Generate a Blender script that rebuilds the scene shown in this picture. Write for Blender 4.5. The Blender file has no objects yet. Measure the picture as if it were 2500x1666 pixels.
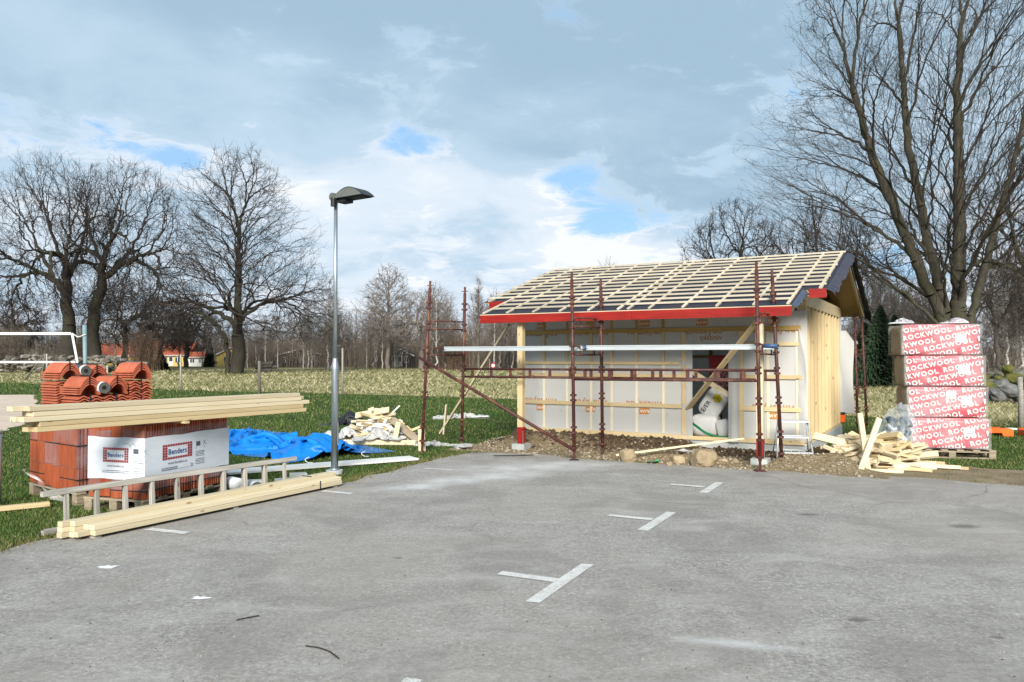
import bpy, bmesh, math, random
import numpy as np
from mathutils import Vector, Matrix, noise as mnoise, Euler

random.seed(7); RNG = np.random.default_rng(11)
S = bpy.context.scene
COL = S.collection
R = math.radians

# ------------------------------------------------------------------ camera
cam = bpy.data.cameras.new('camera'); cam_o = bpy.data.objects.new('camera', cam); COL.objects.link(cam_o)
cam.sensor_width = 36.0; cam.lens = 36.0 * 1900 / 2500
cam_o.location = (0, 0, 1.6); cam_o.rotation_euler = (R(90) + math.atan(40 / 1900), 0, 0)
cam.clip_start = 0.1; cam.clip_end = 2000
S.camera = cam_o

# ------------------------------------------------------------------ exposure
S.view_settings.view_transform = 'Standard'; S.view_settings.look = 'None'
S.view_settings.gamma = 1.0; S.view_settings.use_curve_mapping = False
S.view_settings.exposure = 1.8
S.cycles.max_bounces = 6; S.cycles.transparent_max_bounces = 12
S.cycles.use_denoising = True

# ------------------------------------------------------------------ sun behind the thin cloud, from behind and a little to the left
SUN_AZ = (-0.06, -1.0); SUN_EL = R(27)
sun = bpy.data.lights.new('sun', 'SUN'); sun.energy = 2.0; sun.angle = R(22); sun.color = (1.0, 0.95, 0.87)
sun_o = bpy.data.objects.new('sun', sun); COL.objects.link(sun_o)
_d = Vector((SUN_AZ[0] * math.cos(SUN_EL), SUN_AZ[1] * math.cos(SUN_EL), math.sin(SUN_EL)))
sun_o.rotation_euler = _d.to_track_quat('Z', 'Y').to_euler(); sun_o.location = (-10, -20, 30)

# ------------------------------------------------------------------ sky: Nishita blue with broken cloud over it
W = bpy.data.worlds.new('World'); S.world = W; W.use_nodes = True
wt = W.node_tree; wn = wt.nodes; wl = wt.links
for n in list(wn): wn.remove(n)
def N(t, **k):
    n = wn.new(t)
    for a, b in k.items(): setattr(n, a, b)
    return n
def wmath(op, a, b=None, clamp=False):
    n = N('ShaderNodeMath', operation=op, use_clamp=clamp)
    for i, x in enumerate((a, b)):
        if x is None: continue
        if isinstance(x, (int, float)): n.inputs[i].default_value = x
        else: wl.new(x, n.inputs[i])
    return n.outputs[0]
out = N('ShaderNodeOutputWorld'); bg = N('ShaderNodeBackground'); bg.inputs[1].default_value = 0.1
sky = N('ShaderNodeTexSky', sky_type='NISHITA', sun_disc=False, sun_elevation=SUN_EL, sun_rotation=math.atan2(SUN_AZ[0], SUN_AZ[1]))
sky.air_density = 1.0; sky.dust_density = 0.4; sky.ozone_density = 1.6
tc = N('ShaderNodeTexCoord'); sep = N('ShaderNodeSeparateXYZ'); wl.new(tc.outputs['Generated'], sep.inputs[0])
zz = wmath('ADD', wmath('MAXIMUM', sep.outputs[2], 0.0), 0.22)
comb = N('ShaderNodeCombineXYZ')
wl.new(wmath('DIVIDE', sep.outputs[0], zz), comb.inputs[0]); wl.new(wmath('DIVIDE', sep.outputs[1], zz), comb.inputs[1])
def wnoise(vec, scale, detail, rough, off=0.0, dist=0.0):
    m = N('ShaderNodeMapping'); m.inputs['Location'].default_value = (off, off * 0.7, off * 1.3); wl.new(vec, m.inputs[0])
    n = N('ShaderNodeTexNoise'); n.inputs['Scale'].default_value = scale; n.inputs['Detail'].default_value = detail
    n.inputs['Roughness'].default_value = rough; n.inputs['Distortion'].default_value = dist
    wl.new(m.outputs[0], n.inputs['Vector']); return n.outputs['Fac']
def wramp(fac, stops, interp='EASE'):
    r = N('ShaderNodeValToRGB'); r.color_ramp.interpolation = interp
    e = r.color_ramp.elements
    while len(e) < len(stops): e.new(0.5)
    for el, (p, c) in zip(e, stops): el.position = p; el.color = (*c, 1) if len(c) == 3 else c
    wl.new(fac, r.inputs[0]); return r.outputs[0]
def blob(az, el, ra, re):                      # a soft opening in the cloud, in the direction azimuth / elevation (degrees)
    d = (math.sin(R(az)) * math.cos(R(el)), math.cos(R(az)) * math.cos(R(el)), math.sin(R(el)))
    ux, uy = math.cos(R(az)), -math.sin(R(az))
    a = wmath('ADD', wmath('MULTIPLY', sep.outputs[0], ux), wmath('MULTIPLY', sep.outputs[1], uy))
    b = wmath('SUBTRACT', sep.outputs[2], d[2])
    q = wmath('ADD', wmath('POWER', wmath('ABSOLUTE', wmath('DIVIDE', a, math.sin(R(ra)))), 2.0), wmath('POWER', wmath('ABSOLUTE', wmath('DIVIDE', b, math.sin(R(re)))), 2.0))
    f = wmath('ADD', wmath('MULTIPLY', sep.outputs[0], d[0]), wmath('MULTIPLY', sep.outputs[1], d[1]))
    f = wmath('GREATER_THAN', f, 0.0)
    return wmath('MULTIPLY', wmath('POWER', 2.718, wmath('MULTIPLY', q, -1.0)), f)
big = wnoise(comb.outputs[0], 1.1, 8, 0.58, 3.1, 0.4)
fine = wnoise(comb.outputs[0], 4.2, 12, 0.66, 9.7, 0.5)
shade = wnoise(comb.outputs[0], 0.8, 7, 0.55, 5.3, 0.3)
dens = wmath('ADD', wmath('ADD', wmath('MULTIPLY', big, 0.75), wmath('MULTIPLY', fine, 0.95)), -0.31)
holes = None
for (az, el, ra, re, k) in ((-6.8, 15.6, 3.4, 1.3, .29), (4.4, 12.9, 3.0, 1.5, .36), (7.5, 10.6, 3.8, 1.4, .34), (-27.5, 14.2, 3.4, 1.4, .26), (-23.0, 13.2, 2.2, 1.2, .3), (11.5, 5.0, 7, 1.5, .16),
                            (-36, 17, 3, 2, .2), (26, 6.0, 5, 1.6, .2), (15, 14, 4, 1.5, .18), (-31, 9, 5, 1.6, .16),
                            (70, 20, 8, 3, .3), (110, 35, 9, 4, .3), (160, 25, 9, 3, .3), (-120, 30, 9, 4, .3), (-75, 18, 7, 3, .3), (-160, 14, 7, 3, .3)):
    t_ = wmath('MULTIPLY', blob(az, el, ra, re), k)
    holes = t_ if holes is None else wmath('ADD', holes, t_)
dens = wmath('SUBTRACT', dens, holes)
cover = wramp(dens, ((0.22, (0, 0, 0)), (0.40, (1, 1, 1))))
edge = wramp(dens, ((0.34, (1, 1, 1)), (0.50, (0, 0, 0))))
elev = wmath('MULTIPLY', sep.outputs[2], 1.0)
# thick grey sheet high up, thinner and whiter towards the horizon
thick = wmath('ADD', wmath('MULTIPLY', shade, 0.95), wmath('MULTIPLY', wmath('MINIMUM', elev, 0.45), 0.88))
thick = wmath('ADD', thick, wmath('MULTIPLY', wmath('SUBTRACT', fine, 0.5), wmath('SUBTRACT', 0.72, wmath('MULTIPLY', wmath('MINIMUM', elev, 0.40), 1.55))))
lit = None
for (az, el, ra, re, k) in ((-5.2, 12.8, 4.2, 2.2, .34), (2.4, 11.8, 3.4, 1.8, .32), (-30, 21, 7, 3, .16), (-14, 12.0, 6, 2.6, .20), (7, 7.6, 7, 2.0, .30), (31, 12, 5, 6, .2), (-32, 8, 8, 3, .15)):
    t_ = wmath('MULTIPLY', blob(az, el, ra, re), k)
    lit = t_ if lit is None else wmath('ADD', lit, t_)
thick = wmath('SUBTRACT', thick, lit)
thick = wmath('SUBTRACT', thick, wmath('MULTIPLY', edge, 0.16))
ccol = wramp(thick, ((0.26, (2.8, 2.88, 2.96)), (0.44, (2.2, 2.5, 2.82)), (0.62, (1.60, 2.08, 2.52)), (0.9, (1.10, 1.58, 2.02))), 'EASE')
skyc = N('ShaderNodeMixRGB', blend_type='MIX'); skyc.inputs[0].default_value = 0.9
wl.new(sky.outputs[0], skyc.inputs[1]); skyc.inputs[2].default_value = (.92, 1.62, 2.48, 1)   # thin veil in front of the blue
mixc = N('ShaderNodeMixRGB'); wl.new(cover, mixc.inputs[0]); wl.new(skyc.outputs[0], mixc.inputs[1]); wl.new(ccol, mixc.inputs[2])
wl.new(mixc.outputs[0], bg.inputs[0]); wl.new(bg.outputs[0], out.inputs[0])

# ------------------------------------------------------------------ materials
def lin(*c): return tuple(((x / 255) / 12.92 if x <= 10 else (((x / 255) + .055) / 1.055) ** 2.4) for x in c)
MATS = {}
def nodes(name):
    m = bpy.data.materials.new(name); m.use_nodes = True
    t = m.node_tree; b = t.nodes['Principled BSDF']; MATS[name] = m
    return m, t, b
def tnode(t, typ, **k):
    n = t.nodes.new(typ)
    for a, b in k.items(): setattr(n, a, b)
    return n
def coords(t, stretch=(1, 1, 1), coord='Object', rand=True):
    c = tnode(t, 'ShaderNodeTexCoord'); m = tnode(t, 'ShaderNodeMapping'); m.inputs['Scale'].default_value = stretch
    if coord == 'World':
        g = tnode(t, 'ShaderNodeNewGeometry'); t.links.new(g.outputs['Position'], m.inputs[0])
    elif rand:
        oi = tnode(t, 'ShaderNodeObjectInfo'); v = tnode(t, 'ShaderNodeVectorMath', operation='MULTIPLY_ADD')
        co = tnode(t, 'ShaderNodeCombineXYZ')
        for i in range(3): t.links.new(oi.outputs['Random'], co.inputs[i])
        t.links.new(co.outputs[0], v.inputs[0]); v.inputs[1].default_value = (37, 53, 71); t.links.new(c.outputs[coord], v.inputs[2])
        t.links.new(v.outputs[0], m.inputs[0])
    else: t.links.new(c.outputs[coord], m.inputs[0])
    return m.outputs[0]
def tnoise(t, vec, scale, detail=4, rough=.6, dist=0):
    n = tnode(t, 'ShaderNodeTexNoise'); n.inputs['Scale'].default_value = scale; n.inputs['Detail'].default_value = detail
    n.inputs['Roughness'].default_value = rough; n.inputs['Distortion'].default_value = dist; t.links.new(vec, n.inputs['Vector']); return n.outputs['Fac']
def tramp(t, fac, stops, interp='LINEAR'):
    r = tnode(t, 'ShaderNodeValToRGB'); r.color_ramp.interpolation = interp; e = r.color_ramp.elements
    while len(e) < len(stops): e.new(.5)
    for el, (p, c) in zip(e, stops): el.position = p; el.color = (*c, 1)
    t.links.new(fac, r.inputs[0]); return r.outputs[0]
def tmix(t, fac, a, b, mode='MIX'):
    n = tnode(t, 'ShaderNodeMixRGB', blend_type=mode)
    for i, x in enumerate((fac, a, b)):
        if isinstance(x, (int, float)): n.inputs[i].default_value = x
        elif isinstance(x, tuple): n.inputs[i].default_value = (*x, 1)
        else: t.links.new(x, n.inputs[i])
    return n.outputs[0]
def tmath(t, op, a, b=0.0, clamp=False):
    n = tnode(t, 'ShaderNodeMath', operation=op, use_clamp=clamp)
    for i, x in enumerate((a, b)):
        if isinstance(x, (int, float)): n.inputs[i].default_value = x
        else: t.links.new(x, n.inputs[i])
    return n.outputs[0]
def tbump(t, b, fac, strength, dist=.01):
    n = tnode(t, 'ShaderNodeBump'); n.inputs['Strength'].default_value = strength; n.inputs['Distance'].default_value = dist
    t.links.new(fac, n.inputs['Height']); t.links.new(n.outputs[0], b.inputs['Normal'])
def cloth_sheet(Lx, Ly, nx, ny, cx, cy, ground, seed, z0=.25, steps=120, iters=6, freq=1.0):
    # a sheet pushed together and dropped: position-based cloth on a bumpy ground, so that its folds are real
    g = np.random.default_rng(seed); a = np.linspace(-.5, .5, nx) * Lx; b = np.linspace(-.5, .5, ny) * Ly; A, B = np.meshgrid(a, b, indexing='ij')
    z = np.zeros_like(A); X, Y = A * cx, B * cy
    for k in range(9):
        th = g.uniform(0, math.pi); f = freq * g.uniform(.5, 2.2); ph = g.uniform(0, 6.28); w = np.sin((X * np.cos(th) + Y * np.sin(th)) * f * 3.0 + ph + .6 * np.sin(X * 1.7 + ph)); z += np.abs(w) * g.uniform(.4, 1)
        X = X + .05 * np.sin(Y * 5 * freq + ph) * cy; Y = Y + .05 * np.cos(X * 4 * freq + ph) * cx
    z = z0 * z / z.max() + .02; P = np.stack([X, Y, z], 2); P[:, :, 2] += ground(P[:, :, 0], P[:, :, 1]); V = np.zeros_like(P); hx, hy = Lx / (nx - 1), Ly / (ny - 1)
    cons = [((slice(None, -1), slice(None)), (slice(1, None), slice(None)), hx, 1), ((slice(None), slice(None, -1)), (slice(None), slice(1, None)), hy, 1), ((slice(None, -1), slice(None, -1)), (slice(1, None), slice(1, None)), math.hypot(hx, hy), .5), ((slice(1, None), slice(None, -1)), (slice(None, -1), slice(1, None)), math.hypot(hx, hy), .5),
            ((slice(None, -2), slice(None)), (slice(2, None), slice(None)), 2 * hx, .45), ((slice(None), slice(None, -2)), (slice(None), slice(2, None)), 2 * hy, .45)]
    dt = .03
    for s in range(steps):
        V *= .93; V[:, :, 2] -= 9.8 * dt * .5; Q = P + V * dt
        for it in range(iters):
            for ia, ib, L, k in cons:
                d = Q[ib] - Q[ia]; ln = np.linalg.norm(d, axis=2, keepdims=True) + 1e-9; c = d * ((ln - L) / ln) * (.24 * k); Q[ia] += c; Q[ib] -= c
            h = ground(Q[:, :, 0], Q[:, :, 1]) + .008; lo = Q[:, :, 2] < h; Q[:, :, 2] = np.maximum(Q[:, :, 2], h)
            Q[:, :, :2] = np.where(lo[:, :, None], P[:, :, :2] * .85 + Q[:, :, :2] * .15, Q[:, :, :2])
        V = (Q - P) / dt; P = Q
    F = np.arange(nx * ny).reshape(nx, ny); F = np.stack([F[:-1, :-1], F[1:, :-1], F[1:, 1:], F[:-1, 1:]], 2).reshape(-1, 4)
    return P.reshape(-1, 3), F
def vary(t, col, amt=.12):                       # each object a little lighter or darker
    oi = tnode(t, 'ShaderNodeObjectInfo'); r = tramp(t, oi.outputs['Random'], ((0, (1 - amt,) * 3), (1, (1 + amt,) * 3)))
    return tmix(t, 1.0, col, r, 'MULTIPLY')
def mk(name, c1, c2=None, scale=8, rough=.7, bump=0, stretch=(1, 1, 1), coord='Object', var=.0, detail=5, metal=0, spec=.3, contrast=(.35, .65), dist=.01):
    m, t, b = nodes(name); c2 = c2 or c1
    v = coords(t, stretch, coord); n = tnoise(t, v, scale, detail)
    col = tramp(t, n, ((contrast[0], c1), (contrast[1], c2)))
    if var: col = vary(t, col, var)
    t.links.new(col, b.inputs['Base Color']); b.inputs['Roughness'].default_value = rough; b.inputs['Metallic'].default_value = metal
    b.inputs['Specular IOR Level'].default_value = spec
    if bump: tbump(t, b, n, bump, dist)
    return m
def wood(name, light, dark, knot, var=.12, rough=.65, knots=True):
    m, t, b = nodes(name)
    v = coords(t, (1.2, 22, 22)); n = tnoise(t, v, 1.6, 6, .6, .8)
    v2 = coords(t, (.5, 3, 3)); n2 = tnoise(t, v2, 1.5, 3)
    col = tramp(t, n, ((.3, dark), (.62, light)))
    col = tmix(t, tmath(t, 'MULTIPLY', n2, .5), col, tuple(x * .86 for x in light))
    if knots:
        v3 = coords(t, (3.2, 9, 9)); vo = tnode(t, 'ShaderNodeTexVoronoi'); vo.inputs['Scale'].default_value = 1.0; t.links.new(v3, vo.inputs['Vector'])
        k = tramp(t, vo.outputs['Distance'], ((.07, (1, 1, 1)), (.13, (0, 0, 0))))
        col = tmix(t, tmath(t, 'MULTIPLY', k, .75), col, knot)
    col = vary(t, col, var)
    t.links.new(col, b.inputs['Base Color']); b.inputs['Roughness'].default_value = rough; b.inputs['Specular IOR Level'].default_value = .25
    tbump(t, b, n, .25, .003)
    return m
M_pine = wood('pine', (.60, .475, .275), (.49, .36, .185), (.17, .08, .03), var=.16)
M_pine2 = wood('pale_pine', (.62, .53, .365), (.53, .43, .265), (.2, .10, .04), var=.16)
M_lath = wood('pale_lath', (.57, .50, .385), (.47, .40, .29), (.2, .10, .04), var=.2)
M_ply = wood('plywood', (.36, .23, .07), (.27, .16, .045), (.15, .07, .02))
M_shadewood = wood('shaded_pine', (.45, .30, .10), (.35, .21, .06), (.15, .07, .02))  # pine with the shade under the eave and indoors put into its colour
M_oldwood = wood('weathered_wood', (.40, .375, .33), (.15, .135, .11), (.13, .04, .025), var=.22)
M_pallet = wood('pallet_wood', (.33, .27, .19), (.2, .16, .11), (.1, .06, .03), var=.18)
M_redpaint = mk('red_painted_board', (.20, .006, .004), (.28, .012, .006), 2.5, .6, .15, (1, 8, 8), var=.05)
M_concrete = mk('concrete', (.33, .35, .34), (.44, .45, .43), 5, .9, .3, var=.06)
M_steel = mk('galvanised_steel', (.30, .35, .38), (.42, .47, .50), 14, .38, .05, (1, 1, .25), metal=.75, detail=6)
M_alu = mk('aluminium', (.42, .45, .46), (.52, .55, .56), 6, .45, 0, (.5, 4, 4), metal=.45)
M_lamp = mk('grey_lamp_paint', (.022, .026, .03), (.032, .037, .041), 8, .5)
M_lampside = mk('grey_lamp_cover', (.10, .108, .098), (.135, .142, .125), 4, .5)
M_black = mk('black_plastic', (.012, .012, .014), (.022, .022, .026), 9, .5)
def rust():
    m, t, b = nodes('scaffold_red_paint')
    v = coords(t, (1, 1, .6)); n = tnoise(t, v, 9, 7, .68); n2 = tnoise(t, v, 30, 4)
    col = tramp(t, n, ((.36, (.046, .011, .009)), (.54, (.066, .017, .012)), (.63, (.15, .06, .02)), (.72, (.045, .018, .011))))
    t.links.new(vary(t, col, .15), b.inputs['Base Color']); b.inputs['Roughness'].default_value = .6; tbump(t, b, n2, .3, .003)
    return m
M_rust = rust()
M_terra = mk('terracotta', (.36, .09, .046), (.45, .125, .066), 7, .75, .12, var=.10)
M_terra2 = mk('terracotta_orange', (.235, .052, .019), (.33, .078, .028), (3), .6, .1, (6, 6, 1), var=.06)
M_terradk = mk('terracotta_core', (.10, .03, .02), (.14, .04, .025), 7, .9)
M_white = mk('white_sheet', (.68, .70, .72), (.76, .78, .80), 5, .55, .2, var=.03)
M_whitewood = mk('white_primed_board', (.62, .605, .57), (.70, .685, .65), 4, .6, .1, (1, 9, 9))
M_ink = {}
def ink(name, c):
    if name not in M_ink: M_ink[name] = mk('ink_' + name, c, tuple(x * .85 for x in c), 20, .6)
    return M_ink[name]
def membrane(name, base, tl):
    m, t, b = nodes(name)
    v = coords(t); n = tnoise(t, v, 2.2, 6, .6); n2 = tnoise(t, v, 70, 3)
    col = tmix(t, n, tuple(x * .9 for x in base), base); col = tmix(t, tmath(t, 'MULTIPLY', n2, .25), col, tuple(x * .75 for x in base))
    t.links.new(col, b.inputs['Base Color']); b.inputs['Roughness'].default_value = .75
    tr = tnode(t, 'ShaderNodeBsdfTranslucent'); tr.inputs[0].default_value = (.75, .74, .7, 1)
    mx = tnode(t, 'ShaderNodeMixShader'); mx.inputs[0].default_value = tl
    t.links.new(b.outputs[0], mx.inputs[1]); t.links.new(tr.outputs[0], mx.inputs[2])
    t.links.new(mx.outputs[0], t.nodes['Material Output'].inputs[0]); tbump(t, b, n, .25, .02)
    return m
M_memb = membrane('wind_membrane', (.56, .555, .525), .16)
M_memb2 = membrane('loose_membrane', (.60, .595, .57), .3)
M_membstud = mk('membrane_over_stud', (.62, .55, .40), (.66, .59, .44), 5, .75)
def underlay():
    m, t, b = nodes('roof_underlay')
    v = coords(t); n = tnoise(t, v, 3, 5, .6, .6); n2 = tnoise(t, coords(t, (.4, 2, 2)), 5, 5)
    col = tramp(t, n, ((.35, (.012, .022, .036)), (.55, (.024, .024, .038)), (.7, (.045, .028, .036))))
    t.links.new(col, b.inputs['Base Color']); b.inputs['Roughness'].default_value = .6; b.inputs['Specular IOR Level'].default_value = .2; tbump(t, b, n2, .7, .02)
    return m
M_under = underlay()
M_underblue = mk('underlay_flap', (.03, .065, .11), (.06, .055, .085), 5, .35, .5, dist=.02)
def film(name, lo, hi, scale=3.0, tint=(.8, .82, .85), stretch=(1, 1, 1)):
    m, t, b = nodes(name)
    v = coords(t, stretch); n = tnoise(t, v, scale, 5, .6, 1.0)
    fac = tramp(t, n, ((.35, (lo,) * 3), (.7, (hi,) * 3)))
    b.inputs['Base Color'].default_value = (*tint, 1); b.inputs['Roughness'].default_value = .22
    tr = tnode(t, 'ShaderNodeBsdfTransparent'); mx = tnode(t, 'ShaderNodeMixShader')
    t.links.new(fac, mx.inputs[0]); t.links.new(tr.outputs[0], mx.inputs[1]); t.links.new(b.outputs[0], mx.inputs[2])
    t.links.new(mx.outputs[0], t.nodes['Material Output'].inputs[0]); tbump(t, b, n, .5, .02)
    return m
M_film = film('clear_film', .04, .22)
M_film2 = film('milky_film', .22, .55)
M_packfilm = film('shrink_film', .06, .34, 2.5, (.42, .38, .42))
M_bagfilm = film('bag_film', .06, .40, 5.0, (.60, .66, .70))
M_tarp = mk('blue_tarpaulin', (.004, .145, .52), (.006, .19, .60), 6, .45, .25, dist=.02)
M_green = mk('green_hose', (.0, .16, .06), (.0, .2, .08), 5, .4)
M_yellow = mk('yellow_hose', (.65, .55, .02), (.7, .6, .03), 5, .4)
M_orange = mk('orange_plastic', (.75, .10, .01), (.85, .14, .02), 5, .45)
M_soil = None
def bark(name, c1, c2, moss=None):
    m, t, b = nodes(name)
    v = coords(t, (3, 3, .6), 'Object', False); n = tnoise(t, v, 2.5, 6, .65)
    col = tramp(t, n, ((.35, c1), (.65, c2)))
    if moss:
        n2 = tnoise(t, coords(t, (1, 1, 1), 'Object', False), .6, 3); col = tmix(t, tramp(t, n2, ((.45, (0, 0, 0)), (.65, (.7,) * 3))), col, moss)
    t.links.new(col, b.inputs['Base Color']); b.inputs['Roughness'].default_value = .95; b.inputs['Specular IOR Level'].default_value = .15
    tbump(t, b, n, .6, .05)
    return m
M_bark = bark('oak_bark', (.028, .024, .020), (.055, .047, .038), (.05, .052, .03))
M_twig = bark('oak_twigs', (.030, .025, .022), (.048, .040, .035))
M_bark2 = bark('maple_bark', (.040, .036, .028), (.088, .077, .058), (.062, .062, .036))
M_twig2 = bark('maple_twigs', (.042, .035, .029), (.066, .056, .046))
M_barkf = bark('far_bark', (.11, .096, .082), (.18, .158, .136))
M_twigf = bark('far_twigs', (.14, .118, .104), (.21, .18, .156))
def birch():
    m, t, b = nodes('birch_bark')
    v = coords(t, (1, 1, 3), 'Object', False); n = tnoise(t, v, 3, 5, .7)
    col = tramp(t, n, ((.42, (.14, .12, .1)), (.55, (.42, .40, .37))))
    t.links.new(col, b.inputs['Base Color']); b.inputs['Roughness'].default_value = .8; return m
M_birch = birch()
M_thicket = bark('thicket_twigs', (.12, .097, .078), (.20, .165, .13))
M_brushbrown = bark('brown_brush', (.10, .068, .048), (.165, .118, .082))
M_needle = mk('spruce_needles', (.012, .028, .014), (.028, .05, .022), .8, .8, 0, coord='Object')
M_stone = mk('field_stone', (.10, .088, .072), (.235, .215, .185), 3, .9, .5, var=.3, dist=.03)
M_mossstone = mk('mossy_stone', (.065, .055, .032), (.17, .165, .145), 2.2, .95, .5, var=.35, dist=.03)
M_boulder = mk('tan_boulder', (.24, .18, .105), (.36, .285, .18), 7, .9, .6, var=.1, dist=.02)
M_pebble = mk('soil_pebble', (.27, .22, .15), (.42, .36, .27), 3, .95, .3, var=.25)

# ------------------------------------------------------------------ mesh helpers
class MB:
    def __init__(s): s.v = []; s.f = []
    def add(s, vs, fs):
        o = len(s.v); s.v += [tuple(x) for x in vs]; s.f += [tuple(i + o for i in f) for f in fs]; return s
    def box(s, c, d, M=None):
        x, y, z = (q / 2 for q in d)
        vs = [Vector((a * x, b * y, e * z)) for e in (-1, 1) for a, b in ((-1, -1), (1, -1), (1, 1), (-1, 1))]
        if M is not None: vs = [M @ q for q in vs]
        vs = [q + Vector(c) for q in vs]
        return s.add(vs, [(3, 2, 1, 0), (4, 5, 6, 7), (0, 1, 5, 4), (1, 2, 6, 5), (2, 3, 7, 6), (3, 0, 4, 7)])
    def span(s, a, b):
        return s.box([(p + q) / 2 for p, q in zip(a, b)], [abs(q - p) for p, q in zip(a, b)])
    def tube(s, pts, rs, n=8, cap=True):
        pts = [Vector(p) for p in pts]
        if isinstance(rs, (int, float)): rs = [rs] * len(pts)
        k = len(pts); ref = None; vs = []
        for i, p in enumerate(pts):
            t = (pts[min(i + 1, k - 1)] - pts[max(i - 1, 0)]).normalized()
            if ref is None:
                ref = t.cross(Vector((0, 0, 1)))
                if ref.length < 1e-3: ref = t.cross(Vector((1, 0, 0)))
            a = (ref - t * ref.dot(t)).normalized(); ref = a; b = t.cross(a)
            vs += [p + (a * math.cos(j * math.tau / n) + b * math.sin(j * math.tau / n)) * rs[i] for j in range(n)]
        fs = [(i * n + j, i * n + (j + 1) % n, (i + 1) * n + (j + 1) % n, (i + 1) * n + j) for i in range(k - 1) for j in range(n)]
        if cap: fs += [tuple(reversed(range(n))), tuple(range((k - 1) * n, k * n))]
        return s.add(vs, fs)
    def prism(s, poly, z0, z1, M=None):
        n = len(poly); vs = [Vector((x, y, z0)) for x, y in poly] + [Vector((x, y, z1)) for x, y in poly]
        if M is not None: vs = [M @ q for q in vs]
        return s.add(vs, [tuple(reversed(range(n))), tuple(range(n, 2 * n))] + [(i, (i + 1) % n, n + (i + 1) % n, n + i) for i in range(n)])
    def mesh(s, name, mat, smooth=False):
        me = bpy.data.meshes.new(name); me.from_pydata(s.v, [], s.f)
        if mat: me.materials.append(mat)
        if smooth: me.polygons.foreach_set('use_smooth', [True] * len(me.polygons))
        me.update(); return me
    def build(s, name, mat, parent=None, smooth=False, M=None, **tags):
        return link(name, s.mesh(name, mat, smooth), parent, M, **tags)
def link(name, data, parent=None, M=None, label=None, cat=None, group=None, kind=None):
    o = bpy.data.objects.new(name, data); COL.objects.link(o)
    if parent is not None: o.parent = parent
    if M is not None: o.matrix_local = M
    return tag(o, label, cat, group, kind)
def tag(o, label=None, cat=None, group=None, kind=None):
    if label: o['label'] = label
    if cat: o['category'] = cat
    if group: o['group'] = group
    if kind: o['kind'] = kind
    return o
def thing(name, label, cat, loc=(0, 0, 0), rz=0, group=None):
    return link(name, None, None, Matrix.Translation(loc) @ Matrix.Rotation(rz, 4, 'Z'), label, cat, group)
def frame(p0, p1, up=(0, 0, 1), roll=0):
    p0, p1 = Vector(p0), Vector(p1); x = (p1 - p0).normalized(); u = Vector(up)
    if abs(x.dot(u)) > .995: u = Vector((0, 1, 0))
    y = u.cross(x).normalized(); z = x.cross(y)
    m = Matrix((x, y, z)).transposed().to_4x4(); m.translation = (p0 + p1) / 2
    return m @ Matrix.Rotation(roll, 4, 'X')
_bc = {}
def boxmesh(name, d, mat, bev=0.0):
    k = (name, tuple(round(x, 4) for x in d), mat.name if mat else '', bev)
    if k not in _bc:
        if bev:
            bm = bmesh.new(); bmesh.ops.create_cube(bm, size=1); bmesh.ops.scale(bm, vec=d, verts=bm.verts)
            bmesh.ops.bevel(bm, geom=bm.edges[:], offset=bev, segments=1, affect='EDGES')
            me = bpy.data.meshes.new(name); bm.to_mesh(me); bm.free(); me.materials.append(mat); _bc[k] = me
        else: _bc[k] = MB().box((0, 0, 0), d).mesh(name, mat)
    return _bc[k]
def board(name, p0, p1, w, t, mat, parent=None, up=(0, 0, 1), roll=0, bev=0.0, **tags):   # w across, t along 'up'
    L = (Vector(p1) - Vector(p0)).length
    return link(name, boxmesh(name, (L, w, t), mat, bev), parent, frame(p0, p1, up, roll), **tags)
def npmesh(name, V, F, mat, smooth=False):
    me = bpy.data.meshes.new(name); V = np.asarray(V, np.float32); F = np.asarray(F, np.int32); k = F.shape[1]
    me.vertices.add(len(V)); me.vertices.foreach_set('co', V.ravel())
    me.loops.add(F.size); me.loops.foreach_set('vertex_index', F.ravel())
    me.polygons.add(len(F)); me.polygons.foreach_set('loop_start', np.arange(0, F.size, k, dtype=np.int32))
    me.polygons.foreach_set('loop_total', np.full(len(F), k, np.int32))
    if smooth: me.polygons.foreach_set('use_smooth', np.ones(len(F), bool))
    if mat: me.materials.append(mat)
    me.update(calc_edges=True); me.validate(); return me
def grid(nx, ny, fn, closed=False):
    V = [fn(i / nx, j / ny) for j in range(ny + 1) for i in range(nx + 1)]
    F = [(j * (nx + 1) + i, j * (nx + 1) + i + 1, (j + 1) * (nx + 1) + i + 1, (j + 1) * (nx + 1) + i) for j in range(ny) for i in range(nx)]
    m = MB(); m.v = [tuple(q) for q in V]; m.f = F; return m
def fbm(p, sc=1.0, o=4): return mnoise.fractal(Vector(p) * sc, .7, 2.1, o)
def inpoly(poly, x, y):
    c = np.zeros(np.shape(x), bool); n = len(poly)
    for i in range(n):
        x1, y1 = poly[i]; x2, y2 = poly[(i + 1) % n]
        k = ((y1 > y) != (y2 > y)) & (x < (x2 - x1) * (y - y1) / ((y2 - y1) or 1e-9) + x1); c ^= k
    return c
def rock(name, r, seed, mat, sub=2, squash=.75, amp=.28):
    bm = bmesh.new(); bmesh.ops.create_icosphere(bm, subdivisions=sub, radius=1)
    for v in bm.verts:
        d = v.co.normalized(); k = 1 + amp * mnoise.noise(d * 1.3 + Vector((seed * 3.1, seed, -seed))) + .10 * mnoise.noise(d * 3.1 + Vector((seed, 0, 0)))
        q = d * k; q = Vector([max(-.82, min(.82, c)) for c in q]); v.co = q * r; v.co.z *= squash
    me = bpy.data.meshes.new(name); bm.to_mesh(me); bm.free(); me.materials.append(mat); return me
_txt = {}
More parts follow.
